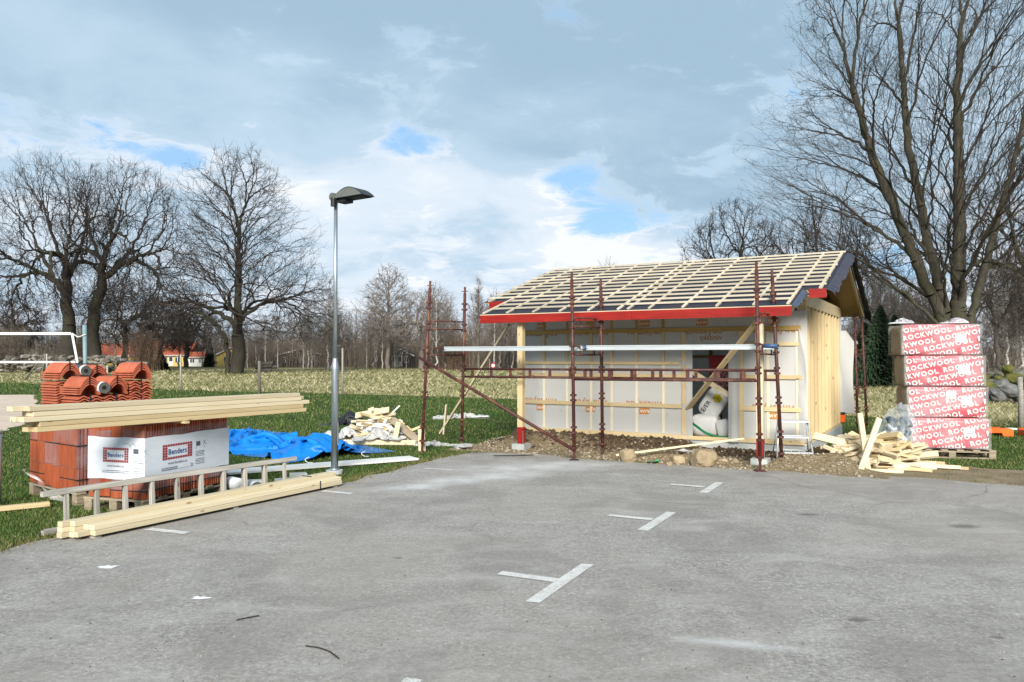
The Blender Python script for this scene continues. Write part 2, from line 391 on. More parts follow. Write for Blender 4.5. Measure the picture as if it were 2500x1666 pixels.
def text_geo(s, size, bold=0.0):
    k = (s, bold)
    if k not in _txt:
        cu = bpy.data.curves.new('lettering', 'FONT'); cu.body = s; cu.size = 1; cu.offset = bold; cu.resolution_u = 2; cu.space_character = 1 + bold * 5; cu.align_x = 'CENTER'; cu.align_y = 'CENTER'
        o = bpy.data.objects.new('lettering', cu); COL.objects.link(o)
        dg = bpy.context.evaluated_depsgraph_get(); me = bpy.data.meshes.new_from_object(o.evaluated_get(dg))
        vs = [v.co.copy() for v in me.vertices]; fs = [tuple(p.vertices) for p in me.polygons]
        bpy.data.objects.remove(o); bpy.data.meshes.remove(me); bpy.data.curves.remove(cu)
        x0 = min(v.x for v in vs); x1 = max(v.x for v in vs); y0 = min(v.y for v in vs); y1 = max(v.y for v in vs)
        vs = [Vector((v.x - (x0 + x1) / 2, v.y - (y0 + y1) / 2, 0)) for v in vs]; _txt[k] = (vs, fs)
    vs, fs = _txt[k]
    return [v * size for v in vs], fs
def clip2d(mb, x0, x1, y0, y1):                   # keep only the lettering that lies on the printed face (local xy)
    me = mb.mesh('lettering', None); bm = bmesh.new(); bm.from_mesh(me); bpy.data.meshes.remove(me)
    for co, no in (((x0, 0, 0), (-1, 0, 0)), ((x1, 0, 0), (1, 0, 0)), ((0, y0, 0), (0, -1, 0)), ((0, y1, 0), (0, 1, 0))):
        bmesh.ops.bisect_plane(bm, geom=bm.verts[:] + bm.edges[:] + bm.faces[:], plane_co=co, plane_no=no, clear_outer=True)
    out = MB(); bm.verts.index_update(); out.v = [tuple(v.co) for v in bm.verts]; out.f = [tuple(v.index for v in f.verts) for f in bm.faces]; bm.free(); return out
def put_text(mb, s, size, x, y, rot=0, bold=0.0, sx=1.0, z=0.0):
    vs, fs = text_geo(s, size, bold); c, q = math.cos(rot), math.sin(rot)
    mb.add([(x + (v.x * sx) * c - v.y * q, y + (v.x * sx) * q + v.y * c, z) for v in vs], fs); return mb
def face_matrix(origin, xdir, ydir):              # a printed face: local x, y in the plane, z outwards
    x = Vector(xdir).normalized(); y = Vector(ydir).normalized(); z = x.cross(y)
    m = Matrix((x, y, z)).transposed().to_4x4(); m.translation = Vector(origin); return m

# ================================================================== THE GROUND
SHED_O = Vector((.159, 15.119, 0)); SHED_A = math.atan2(-.48999, .87173)
UX = Vector((.87173, -.48999, 0)); UY = Vector((.48999, .87173, 0))
def sh(u, v, z=0.0): return SHED_O + UX * u + UY * v + Vector((0, 0, z))
ASPH = [(-4.9, 4.6), (-4.15, 6.344), (-3.93, 6.98), (-3.27, 8.321), (-2.137, 9.94), (-1.498, 11.424), (-1.101, 12.347), (-.681, 12.976), (.069, 13.087), (.964, 12.248), (1.854, 11.776),
        (3.492, 11.093), (4.492, 10.705), (5.388, 10.274), (6.351, 9.689), (9, 8.4), (16, 5.5), (30, 0)]
def ragged(line, step, amp, seed):
    out = []
    for (a, b) in zip(line[:-1], line[1:]):
        a, b = Vector((*a, 0)), Vector((*b, 0)); L = (b - a).length; k = max(1, int(L / step)); n = Vector((-(b - a).y, (b - a).x, 0)).normalized()
        for i in range(k):
            p = a.lerp(b, i / k); out.append(tuple((p + n * amp * (fbm((p.x, p.y, seed), 1.7, 4)))[:2]))
    return out + [line[-1]]
ASPH_EDGE = ragged(ASPH, .12, .10, 3.3)
ASPH_POLY = ASPH_EDGE + [(30, -25), (-12, -25), (-7.5, -2)]
FIELD_LINE = [(-140, 95), (-80, 72), (-32, 49), (-15.6, 37.5), (-7.3, 34), (0, 30), (7.5, 24), (9.5, 21.3), (11.6, 18), (17, 14.5), (40, 8), (160, -10)]
FIELD_POLY = ragged(FIELD_LINE, .8, .5, 8.1) + [(300, 60), (300, 260), (-300, 260), (-300, 110)]
SAND_POLY = [(-40, 33.3), (-20.3, 33.2), (-16.5, 27), (-13.3, 22), (-11.6, 18.6), (-11.0, 16.6), (-24, 16.2), (-40, 18)]
def sheet(name, poly, z, mat, **k):
    me = bpy.data.meshes.new(name); bm = bmesh.new()
    bm.faces.new([bm.verts.new((x, y, z)) for x, y in poly]); bmesh.ops.triangulate(bm, faces=bm.faces[:]); bmesh.ops.recalc_face_normals(bm, faces=bm.faces[:])
    if bm.faces[0].normal.z < 0: bmesh.ops.reverse_faces(bm, faces=bm.faces[:])
    bm.to_mesh(me); bm.free(); me.materials.append(mat); return link(name, me, **k)
def lawn_mat():
    m, t, b = nodes('lawn_turf'); v = coords(t, coord='World')
    n = tnoise(t, v, .35, 5); n2 = tnoise(t, v, 9, 6, .7)
    col = tramp(t, n, ((.35, (.025, .058, .011)), (.65, (.045, .078, .017)))); col = tmix(t, tmath(t, 'MULTIPLY', n2, .5), col, (.05, .042, .018))
    t.links.new(col, b.inputs['Base Color']); b.inputs['Roughness'].default_value = 1; b.inputs['Specular IOR Level'].default_value = .1; tbump(t, b, n2, .8, .04); return m
def field_mat():
    m, t, b = nodes('field_turf'); v = coords(t, coord='World')
    n = tnoise(t, v, .12, 5, .6); n2 = tnoise(t, v, 1.5, 6, .7)
    col = tramp(t, n, ((.38, (.12, .125, .045)), (.52, (.27, .23, .12)), (.66, (.34, .29, .16)))); col = tmix(t, tmath(t, 'MULTIPLY', n2, .6), col, (.10, .09, .035))
    t.links.new(col, b.inputs['Base Color']); b.inputs['Roughness'].default_value = 1; b.inputs['Specular IOR Level'].default_value = .1; tbump(t, b, n2, .8, .2); return m
def tnode_noise_color(t, vec, scale):
    n = tnode(t, 'ShaderNodeTexNoise'); n.inputs['Scale'].default_value = scale; n.inputs['Detail'].default_value = 5; t.links.new(vec, n.inputs['Vector']); return n.outputs['Color']
def asphalt_mat():
    m, t, b = nodes('worn_asphalt'); v = coords(t, coord='World')
    agg = tnoise(t, v, 44, 5, .85); agg2 = tnoise(t, v, 24, 4, .75); mid = tnoise(t, v, 2.4, 6, .65); big = tnoise(t, v, .32, 5, .55, .6)
    col = tramp(t, agg, ((.34, (.085, .079, .072)), (.45, (.235, .22, .20)), (.55, (.335, .315, .288)), (.68, (.60, .575, .53))))
    col = tmix(t, tmath(t, 'MULTIPLY', tramp(t, agg2, ((.4, (0, 0, 0)), (.62, (1, 1, 1)))), .40), col, (.19, .177, .162))
    col = tmix(t, tramp(t, mid, ((.42, (0, 0, 0)), (.70, (.34,) * 3))), col, (.39, .368, .335))
    col = tmix(t, tramp(t, big, ((.44, (0, 0, 0)), (.60, (.5,) * 3))), col, (.30, .268, .24))
    mot = tnoise(t, v, .9, 4, .6, .8); col = tmix(t, tramp(t, mot, ((.40, (.38,) * 3), (.52, (0, 0, 0)))), col, (.17, .157, .142))
    # long pale drag marks and a spill of dried cement slurry in front of the shed
    vs = tnode(t, 'ShaderNodeMapping'); vs.inputs['Scale'].default_value = (.8, 1.5, 1); vs.inputs['Rotation'].default_value = (0, 0, R(-62))
    g = tnode(t, 'ShaderNodeNewGeometry'); t.links.new(g.outputs['Position'], vs.inputs[0])
    st = tnoise(t, vs.outputs[0], 1.6, 7, .7, .5)
    col = tmix(t, tramp(t, st, ((.50, (0, 0, 0)), (.76, (.50,) * 3))), col, (.45, .43, .40))
    sp = tnode(t, 'ShaderNodeSeparateXYZ'); t.links.new(g.outputs['Position'], sp.inputs[0])
    def spot(x, y, rx, ry, ang=0.0):
        dx = tmath(t, 'SUBTRACT', sp.outputs[0], x); dy = tmath(t, 'SUBTRACT', sp.outputs[1], y); c, s = math.cos(ang), math.sin(ang)
        a = tmath(t, 'ADD', tmath(t, 'MULTIPLY', dx, c / rx), tmath(t, 'MULTIPLY', dy, s / rx)); e = tmath(t, 'ADD', tmath(t, 'MULTIPLY', dx, -s / ry), tmath(t, 'MULTIPLY', dy, c / ry))
        q = tmath(t, 'ADD', tmath(t, 'MULTIPLY', a, a), tmath(t, 'MULTIPLY', e, e)); return tmath(t, 'POWER', 2.718, tmath(t, 'MULTIPLY', q, -1.0))
    spill = None
    for a in ((.35, 11.3, 1.0, .42, .25), (-.2, 10.5, .8, .35, .6), (-.75, 10.0, .55, .3, .7), (.9, 11.6, .7, .3, 0.), (-1.2, 9.6, .4, .25, .4), (1.25, 4.35, .3, .06, -.25)):
        s_ = spot(*a); spill = s_ if spill is None else tmath(t, 'MAXIMUM', spill, s_)
    k = tmath(t, 'MULTIPLY', spill, tmath(t, 'ADD', tmath(t, 'MULTIPLY', mid, 1.6), -.25), True)
    col = tmix(t, tmath(t, 'MULTIPLY', k, .95, True), col, (.62, .62, .61))
    oil = None
    for a in ((4.25, 7.35, .17, .11), (3.0, 7.9, .13, .08), (2.1, 4.75, .085, .05), (2.75, 4.45, .05, .03), (-.25, 12.35, .05, .04), (-.9, 6.2, .05, .03)):
        s_ = spot(*a); oil = s_ if oil is None else tmath(t, 'MAXIMUM', oil, s_)
    oil = tmath(t, 'MULTIPLY', oil, tmath(t, 'ADD', tmath(t, 'MULTIPLY', agg2, 1.6), .15)); col = tmix(t, tmath(t, 'MULTIPLY', tramp(t, oil, ((.30, (0, 0, 0)), (.75, (1, 1, 1)))), .6), col, (.07, .062, .055))
    cr_ = tnode(t, 'ShaderNodeTexVoronoi', feature='DISTANCE_TO_EDGE'); cr_.inputs['Scale'].default_value = .42; t.links.new(tmix(t, .25, g.outputs['Position'], tnode_noise_color(t, g.outputs['Position'], 1.3)), cr_.inputs['Vector'])
    ck = tmath(t, 'MULTIPLY', tramp(t, cr_.outputs['Distance'], ((.0015, (1, 1, 1)), (.004, (0, 0, 0)))), tramp(t, big, ((.50, (0, 0, 0)), (.60, (.55,) * 3)))); col = tmix(t, ck, col, (.08, .072, .065))
    t.links.new(col, b.inputs['Base Color']); b.inputs['Roughness'].default_value = .9; b.inputs['Specular IOR Level'].default_value = .3
    tbump(t, b, agg, .55, .008); return m
def grassblade(name, stops, coordscale=.4):
    m, t, b = nodes(name); g = tnode(t, 'ShaderNodeNewGeometry')
    n = tnoise(t, coords(t, coord='World'), coordscale, 4); f = tmath(t, 'ADD', tmath(t, 'MULTIPLY', g.outputs['Random Per Island'], .5), tmath(t, 'MULTIPLY', n, .5))
    col = tramp(t, f, stops); t.links.new(col, b.inputs['Base Color']); b.inputs['Roughness'].default_value = .7; b.inputs['Specular IOR Level'].default_value = .2; return m
sheet('ground', [(-700, -200), (700, -200), (700, 900), (-700, 900)], 0, lawn_mat(), kind='structure')
sheet('field', FIELD_POLY, .004, field_mat(), kind='structure')
sheet('parking_asphalt', ASPH_POLY, .012, asphalt_mat(), kind='structure')
M_sand = mk('sand', (.50, .39, .30), (.58, .47, .38), 1.5, 1, .6, coord='World', dist=.05)
sheet('sand_court', ragged(SAND_POLY + SAND_POLY[:1], .5, .25, 5.5)[:-1], .008, M_sand, kind='structure')
M_wornsoil = mk('worn_bare_earth', (.14, .105, .06), (.24, .19, .12), 2.5, 1, .6, coord='World', dist=.04)
EARTH_POLY = ragged([(4.2, 10.75), (5.388, 10.2), (6.351, 9.6), (9, 8.3), (9.4, 9.4), (7.2, 11.0), (6.3, 11.9), (6.1, 12.9), (5.3, 12.3), (4.8, 12.2), (4.2, 10.75)], .15, .22, 6.6)[:-1]
sheet('bare_earth', EARTH_POLY, .008, M_wornsoil, kind='structure')

# painted bay markings, worn thin
def paint_mat():
    m, t, b = nodes('worn_road_paint'); v = coords(t, coord='World'); n = tnoise(t, v, 60, 4, .8); n2 = tnoise(t, v, 5, 5, .7)
    f = tmath(t, 'ADD', tmath(t, 'MULTIPLY', n, .6), tmath(t, 'MULTIPLY', n2, .4))
    col = tramp(t, f, ((.40, (.27, .255, .235)), (.47, (.50, .49, .46)), (.58, (.62, .61, .58)), (.72, (.68, .67, .64)))); t.links.new(col, b.inputs['Base Color']); b.inputs['Roughness'].default_value = .8; return m
M_paint = paint_mat()
def marking(quads, name='bay_marking'):
    mb = MB()
    for k, q in enumerate(quads):
        mb.add([(x, y, .016 + .002 * k) for x, y in q], [(0, 1, 2, 3)])
    return mb.build(name, M_paint, kind='structure')
marking([[(.085, 5.09), (.18, 5.065), (.628, 5.995), (.534, 6.02)], [(-.111, 5.715), (.30, 5.515), (.345, 5.605), (-.07, 5.80)]])
marking([[(1.150, 7.19), (1.243, 7.150), (1.675, 7.985), (1.588, 8.03)], [(.95, 7.805), (1.353, 7.600), (1.398, 7.69), (.99, 7.885)]])
marking([[(2.19, 9.17), (2.283, 9.125), (2.68, 9.89), (2.596, 9.94)], [(1.961, 9.70), (2.335, 9.515), (2.385, 9.605), (2.0, 9.79)]])
marking([[(-3.389, 7.19), (-2.945, 7.02), (-2.915, 7.105), (-3.35, 7.28)]])
marking([[(-2.279, 9.24), (-1.885, 9.055), (-1.85, 9.14), (-2.23, 9.32)]])
marking([[(-1.26, 11.11), (-.85, 10.98), (-.83, 11.04), (-1.24, 11.17)]])
marking([[(-.545, 3.83), (-.46, 3.80), (-.44, 3.86), (-.525, 3.89)]])

# grass: blades in the lawn, long dry tufts in the field
def blades(name, X, Y, w, h, lean, mat, **k):
    n = len(X); a = RNG.uniform(0, math.tau, n); la = RNG.uniform(0, math.tau, n)
    P = np.stack([X, Y, np.zeros(n)], 1); dx = np.stack([np.cos(a) * w / 2, np.sin(a) * w / 2, np.zeros(n)], 1)
    tip = P + np.stack([np.cos(la) * lean * h, np.sin(la) * lean * h, h], 1)
    V = np.stack([P - dx, P + dx, tip], 1).reshape(-1, 3); F = np.arange(3 * n).reshape(-1, 3)
    return link(name, npmesh(name, V, F, mat), **k)
def sample(n, y0, y1, x0=-.95, x1=.95):
    Y = 1 / RNG.uniform(1 / y1, 1 / y0, n); X = RNG.uniform(x0, x1, n) * Y; return X, Y
SOIL_RECT = [tuple(sh(-.3, -2.0)[:2]), tuple(sh(6.3, -1.9)[:2]), tuple(sh(5.7, 4.5)[:2]), tuple(sh(-.2, 4.5)[:2])]
X, Y = sample(520000, 4.6, 52); k = ~inpoly(ASPH_POLY, X, Y) & ~inpoly(FIELD_POLY, X, Y) & ~inpoly(SAND_POLY, X, Y) & ~inpoly(SOIL_RECT, X, Y)
k &= ~(inpoly(EARTH_POLY, X, Y) & (RNG.random(len(X)) < .88)); X, Y = X[k], Y[k]; n = len(X)
blades('lawn_grass', X, Y, np.maximum(.006, .0009 * Y) * RNG.uniform(.7, 1.3, n), np.maximum(.032, .0026 * Y) * RNG.uniform(.5, 1.35, n), RNG.uniform(.1, .9, n),
       grassblade('lawn_blades', ((.25, (.028, .072, .010)), (.44, (.050, .104, .016)), (.58, (.098, .136, .032)), (.76, (.22, .20, .09)))), kind='stuff', label='short green lawn grass around the parking area')
# grass creeping over the asphalt edge, yellower
ex, ey = [], []
for (a, b) in zip(ASPH_EDGE[:-1], ASPH_EDGE[1:]):
    if a[1] > 12.9 or a[0] > 0: continue
    L = math.dist(a, b); m_ = int(L * 420); q = RNG.random(m_); ex.append(a[0] + (b[0] - a[0]) * q + RNG.normal(-.06, .09, m_)); ey.append(a[1] + (b[1] - a[1]) * q + RNG.normal(.03, .07, m_))
X = np.concatenate(ex); Y = np.concatenate(ey); n = len(X)
blades('verge_grass', X, Y, np.full(n, .009), RNG.uniform(.02, .055, n), RNG.uniform(.3, 1.4, n), grassblade('verge_blades', ((.2, (.06, .075, .018)), (.6, (.15, .13, .05)), (.8, (.24, .19, .09)))), kind='stuff', label='yellowish grass along the asphalt edge')
X, Y = sample(330000, 15, 100); k = inpoly(FIELD_POLY, X, Y); X, Y = X[k], Y[k]; n = len(X)
cl = np.array([mnoise.noise(Vector((x * .35, y * .22, 0))) for x, y in zip(X[::1], Y[::1])]); hh = RNG.uniform(.05, .20, n) * (1 + 1.1 * cl)
blades('field_grass', X, Y, np.maximum(.014, .0010 * Y) * RNG.uniform(.7, 1.3, n), hh.clip(.04, .5), RNG.uniform(.6, 2.4, n),
       grassblade('dry_grass_blades', ((.34, (.09, .125, .03)), (.46, (.21, .20, .085)), (.60, (.42, .365, .215)), (.76, (.57, .50, .33))), .22), kind='stuff', label='long dry straw coloured grass in the field')

# soil bank thrown up along the foundation
def soil_z(u, v):
    e = lambda x, c, s: math.exp(-((x - c) / s) ** 2)
    ss = lambda a, b, x: max(0, min(1, (x - a) / (b - a))) ** 2 * (3 - 2 * max(0, min(1, (x - a) / (b - a))))
    z = .20 * e(v, -.55, .38) * ss(-.1, .25, u) * (1 - ss(1.5, 2.3, u)) + .13 * e(v, -.35, .25) * ss(1.6, 2.1, u) * (1 - ss(3.3, 3.7, u))
    z += .10 * e(v, -1.5, .22) * ss(2.6, 3.2, u) * (1 - ss(4.2, 4.6, u)) + .16 * e(v, -1.25, .4) * ss(4.8, 5.2, u) * (1 - ss(5.9, 6.4, u)) + .14 * e(v, -.2, .22) * ss(5.2, 5.4, u) * e(u, 5.7, .5)
    z += .05 * e(v, -.2, .3)
    m = ss(-2.25, -1.75, v + .12 * fbm((u, 0, 1), 1.2)) * ss(-.75, -.1, u) * (1 - ss(6.3, 7.0, u))
    n = fbm((u, v, 0), 3.0, 5) * .05 + fbm((u, v, 4), 11, 3) * .018
    return (z + .022 + n * (.45 + 3 * z)) * m - .02 * (1 - m)
def soil_mat():
    m, t, b = nodes('dug_soil'); v = coords(t, rand=False); n = tnoise(t, v, 5, 6, .7); n2 = tnoise(t, v, 26, 5, .75); n3 = tnoise(t, v, 1.1, 4)
    tcn = tnode(t, 'ShaderNodeTexCoord'); sp = tnode(t, 'ShaderNodeSeparateXYZ'); t.links.new(tcn.outputs['Object'], sp.inputs[0])
    col = tramp(t, n, ((.35, (.045, .028, .016)), (.6, (.10, .068, .040))))
    pale = tramp(t, n2, ((.38, (.16, .118, .066)), (.62, (.31, .245, .155))))
    f = tmath(t, 'ADD', tmath(t, 'MULTIPLY', sp.outputs[1], -1.15), tmath(t, 'MULTIPLY', n3, 1.3)); f = tramp(t, f, ((.98, (0, 0, 0)), (1.0, (1, 1, 1))))
    f2 = tmath(t, 'ADD', tmath(t, 'MULTIPLY', sp.outputs[1], -.85), tmath(t, 'ADD', tmath(t, 'MULTIPLY', n3, .9), -.85), True)
    col = tmix(t, tmath(t, 'MULTIPLY', f2, 1.8, True), col, pale); t.links.new(col, b.inputs['Base Color']); b.inputs['Roughness'].default_value = 1; b.inputs['Specular IOR Level'].default_value = .1
    tbump(t, b, n2, 1, .03); return m
shM = Matrix.Translation(SHED_O) @ Matrix.Rotation(SHED_A, 4, 'Z')
grid(230, 90, lambda i, j: (-.9 + 7.9 * i, -2.4 + 2.45 * j, soil_z(-.9 + 7.9 * i, -2.4 + 2.45 * j))).build('soil_bank', soil_mat(), None, True, shM, kind='structure')
# pebbles and clods lying loose in it
OCT = np.array([(1, 0, 0), (-1, 0, 0), (0, 1, 0), (0, -1, 0), (0, 0, 1), (0, 0, -1)], float); OF = np.array([(0, 2, 4), (2, 1, 4), (1, 3, 4), (3, 0, 4), (2, 0, 5), (1, 2, 5), (3, 1, 5), (0, 3, 5)])
def pebbles(name, pts, rr, mat, label):
    n = len(pts); V = OCT[None] * rr[:, None, None] * RNG.uniform(.55, 1.2, (n, 6, 1)) * np.array([1, 1, .7]) ; a = RNG.uniform(0, 6.28, n); c, s = np.cos(a)[:, None], np.sin(a)[:, None]
    V = np.stack([V[..., 0] * c - V[..., 1] * s, V[..., 0] * s + V[..., 1] * c, V[..., 2]], 2) + np.asarray(pts)[:, None]
    F = (OF[None] + 6 * np.arange(n)[:, None, None]).reshape(-1, 3); return link(name, npmesh(name, V.reshape(-1, 3), F, mat), kind='stuff', label=label)
pts, rr = [], []
for i in range(2600):
    u = random.uniform(-.6, 6.4); v = random.uniform(-2.05, 0); 
    if v < -1.0 and random.random() < .25: v = random.uniform(-2.05, -1.4)
    z = soil_z(u, v)
    if z < 0: continue
    r = random.choice((.008, .012, .016, .02, .03)) * random.uniform(.7, 1.4); pts.append(tuple(sh(u, v, z + r * .2))); rr.append(r)
pebbles('gravel', pts, np.array(rr), M_pebble, 'loose pebbles and clods in the soil by the foundation')
dark = mk('soil_clod', (.05, .032, .02), (.10, .07, .042), 6, 1, .5)
pts, rr = [], []
for i in range(1500):
    u = random.uniform(0, 5.2); v = random.gauss(-.5, .3)
    if not -1.3 < v < -.05: continue
    r = random.choice((.015, .02, .03, .045)) * random.uniform(.6, 1.3); pts.append(tuple(sh(u, v, soil_z(u, v) + r * .2))); rr.append(r)
pebbles('soil_clods', pts, np.array(rr), dark, 'dark clods of dug soil against the foundation')
pts, rr = [], []
for i in range(1500):
    a, b = random.choice(list(zip(ASPH_EDGE[:-1], ASPH_EDGE[1:]))); q = random.random(); x = a[0] + (b[0] - a[0]) * q + random.gauss(0, .12); y = a[1] + (b[1] - a[1]) * q + random.gauss(0, .1)
    pts.append((x, y, .012)); rr.append(random.uniform(.004, .011))
for i in range(420):
    y = 1 / random.uniform(1 / 11, 1 / 3.6); pts.append((random.uniform(-.75, .75) * y, y, .014)); rr.append(random.uniform(.003, .007))
pebbles('grit', pts, np.array(rr), M_pebble, 'fine grit scattered over the asphalt')
# leaves of dirt: bark and twig crumbs on the asphalt
pts, rr = [], []
for i in range(170):
    y = 1 / random.uniform(1 / 11.5, 1 / 3.6); pts.append((random.uniform(-.75, .75) * y, y, .0125)); rr.append(random.uniform(.003, .008))
pebbles('bark_crumbs', pts, np.array(rr), M_twig, 'dark bark crumbs scattered over the asphalt')

# boulders
for (x, y, r, sq, seed, lab) in ((1.775, 11.93, .135, .95, 2, 'squarish tan boulder on the asphalt edge, apart from the rest'), (2.80, 11.42, .205, .82, 5, 'largest tan boulder in front of the doorway'),
                                 (2.50, 11.75, .12, .7, 8, 'low tan boulder half behind the largest one'), (3.15, 11.62, .075, .8, 11, 'fist sized tan stone just right of the largest boulder'),
                                 (3.0, 11.5, .06, .8, 12, 'small round stone touching the largest boulder'), (3.36, 11.7, .06, .7, 14, 'small flat stone between the largest boulder and the post block'), (2.32, 11.5, .055, .7, 17, 'small stone left of the largest boulder')):
    o = link('boulder', rock('boulder', r, seed, M_boulder, 3, sq), None, Matrix.Translation((x, y, r * sq * .72)) @ Matrix.Rotation(seed, 4, 'Z'), lab, 'boulder', 'stones in front of the shed')

# ================================================================== THE SHED
Wd, Dp, HF = 5.26, 4.6, .183
SL = .309
def dz(v): return 2.345 + SL * (v + 1.6)
RID = 2.2
shed = thing('timber_shed', 'half-built timber shed with battened roof, red fascia and white wind membrane', 'shed', SHED_O, SHED_A)
MB().span((-.01, -.01, -.2), (Wd + .01, Dp + .01, HF)).build('foundation', M_concrete, shed)
fl = MB().span((.05, .05, HF + .002), (Wd - .05, Dp - .05, HF + .02)).build('floor', M_ply, shed)
# front membrane, in three sheets round the doorway
DU0, DU1, DZ = 3.39, 4.07, 1.83
def msheet(name, u0, u1, z0, z1, y0, mat, amp=.005, seed=0.0, nx=40, ny=30, lean=0.0):
    def fn(i, j):
        u = u0 + (u1 - u0) * i; z = z0 + (z1 - z0) * j
        return (u, y0 - amp * .5 + amp * .9 * fbm((u * 1.2, z * 1.2, seed), 1.4, 3) - lean * (1 - j) * (.4 + .6 * math.sin(u * 22 + seed) ** 2), z)
    return grid(nx, ny, fn).build(name, mat, shed, True)
wall = msheet('wall', 0, DU0, HF - .01, 2.36, -.012, M_memb)
tag(wall, 'white wind membrane with orange print left of the doorway')
msheet('wall', DU1, Wd + .02, HF - .01, 2.36, -.012, M_memb, seed=3)
msheet('wall', DU0, DU1, DZ, 2.36, -.012, M_memb, seed=5, nx=10, ny=10)
# loose curtains of membrane at the doorway and the right-hand corner
msheet('membrane_flap', DU0 - .17, DU0 + .015, HF, 2.0, -.03, M_memb2, .012, 7, 10, 30, .012)
msheet('membrane_flap', DU1 - .05, DU1 + .14, HF + .0, 1.95, -.03, M_memb2, .018, 9, 14, 30, .05)
def corner(i, j):
    z = HF + .05 + 1.95 * j; w = .085 + .006 * math.sin(z * 5) - .075 * max(0, (j - .5) / .5) ** 1.3
    u = Wd - .12 + w * i * 1.5; return (u, -.035 - .02 * i + .012 * math.sin(z * 5 + i * 3) * i + .012 * fbm((u, z, 2), 3), z)
grid(8, 40, corner).build('membrane_flap', M_memb2, shed, True)
def left_flap(i, j): 
    z = .5 + 1.75 * j; return (-.005 - .10 * i * (1 - .3 * math.sin(z * 4)), -.03 + .25 * i + .03 * math.sin(z * 6), z)
grid(6, 24, left_flap).build('membrane_flap', M_memb2, shed, True)
def back_flap(i, j):
    z = .42 + 1.75 * j; w = .26 * (1 - .55 * max(0, (j - .86) / .14)) * (1 + .05 * math.sin(z * 4)); return (Wd - .02 + w * i, Dp + .03 + .03 * math.sin(z * 3 + 2 * i), z)
grid(8, 30, back_flap).build('membrane_flap', M_memb2, shed, True)
# studs seen through the membrane, bare verticals above
STUD = (.10, .53, 1.014, 1.503, 1.91, 2.387, 2.88)
for u in STUD[1:]:
    MB().span((u - .024, -.0235, HF + .085), (u + .024, -.0195, 1.47)).build('stud', M_membstud, shed)
    board('batten', (u, -.032, 1.526), (u, -.032, 2.04), .05, .022, M_pine, shed, up=(0, 1, 0))
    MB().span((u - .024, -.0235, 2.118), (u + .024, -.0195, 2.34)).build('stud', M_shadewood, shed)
for u in (4.66, 5.12): MB().span((u - .024, -.0235, HF + .085), (u + .024, -.0195, 2.03)).build('stud', M_membstud, shed)
def hb(u0, u1, z0, z1, mat=M_pine, y=-.033): return board('batten', (u0, y, (z0 + z1) / 2), (u1, y, (z0 + z1) / 2), .024, z1 - z0, mat, shed)
hb(0, 3.22, HF + .002, .262); hb(3.22, 4.3, HF + .002, .25, M_pine, -.030); hb(4.3, Wd - .03, HF + .002, .262)
hb(.06, 3.215, .715, .785); hb(4.155, Wd - .06, .715, .785)
hb(.06, 3.215, 1.245, 1.31); hb(4.30, Wd - .06, 1.245, 1.31)
hb(.06, 3.18, 1.472, 1.525); hb(4.30, Wd - .1, 1.79, 1.85)
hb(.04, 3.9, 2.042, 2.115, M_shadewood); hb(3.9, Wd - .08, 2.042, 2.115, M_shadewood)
for (z0, z1) in ((.263, .712), (.787, 1.47), (1.526, 2.04)): board('door_post', (3.255, -.033, z0), (3.255, -.033, z1), .075, .024, M_pine, shed, up=(0, 1, 0))
for (z0, z1) in ((.263, .712), (.787, 2.04)): board('door_post', (4.23, -.033, z0), (4.23, -.033, z1), .075, .024, M_pine, shed, up=(0, 1, 0))
board('corner_board', (.035, -.035, .1), (.035, -.035, 2.36), .07, .045, M_pine, shed, up=(0, 1, 0))
# print on the membrane
FM = face_matrix((0, -.0205, 0), (1, 0, 0), (0, 0, 1))
orange = ink('orange', (.50, .20, .035)); brown = ink('brown', (.42, .20, .06))
badge = MB(); raw = MB(); words = MB(); marks = MB()
def tagshape(x, y, w, h, flip):
    p = [(-w / 2, -h / 2), (w / 2 - .02, -h / 2), (w / 2, -h / 2 + .02), (w / 2, h / 2), (-w / 2 + .025, h / 2), (-w / 2, h / 2 - .025)]
    if flip: p = [(-a, -b) for a, b in p]
    MB().add([(x + a, y + b, 0) for a, b in p], [tuple(range(6))]).build('printed_badge', orange, wall, M=FM)
for u in (.47, 1.49, 2.53, 3.57, 4.75):
    tagshape(u, 2.20, .20, .105, False); put_text(raw, 'RAW', .075, u, 2.20, 0, .02, z=.001)
    put_text(MB(), 'vindskydd', .155, u, 2.045, 0, .012, sx=1.05).build('lettering', brown, wall, M=FM)
    put_text(marks, '?', .07, u + .42, 2.215, 0, .006)
for u in (.47, 1.49, 2.53, 4.75):
    tagshape(u, .645, .20, .105, True); put_text(raw, 'RAW', .075, u, .645, math.pi, .02, z=.001)
    put_text(MB(), 'vindskydd', .155, u, .785, math.pi, .012, sx=1.05).build('lettering', brown, wall, M=FM); put_text(marks, '?', .07, u + .42, .60, math.pi, .006)
w4 = put_text(MB(), 'vindskydd', .155, 3.57, .785, math.pi, .012, sx=1.05); w4 = clip2d(w4, 3.1, DU0 - .01, 0, 3); w4.build('lettering', brown, wall, M=FM)
put_text(words, 'vindsky', .13, 3.72, 1.93, 0, .01, sx=-.95)
raw.build('lettering', ink('white', (.7, .68, .62)), wall, M=FM); words.build('lettering', brown, wall, M=FM); marks.build('printed_mark', orange, wall, M=FM)
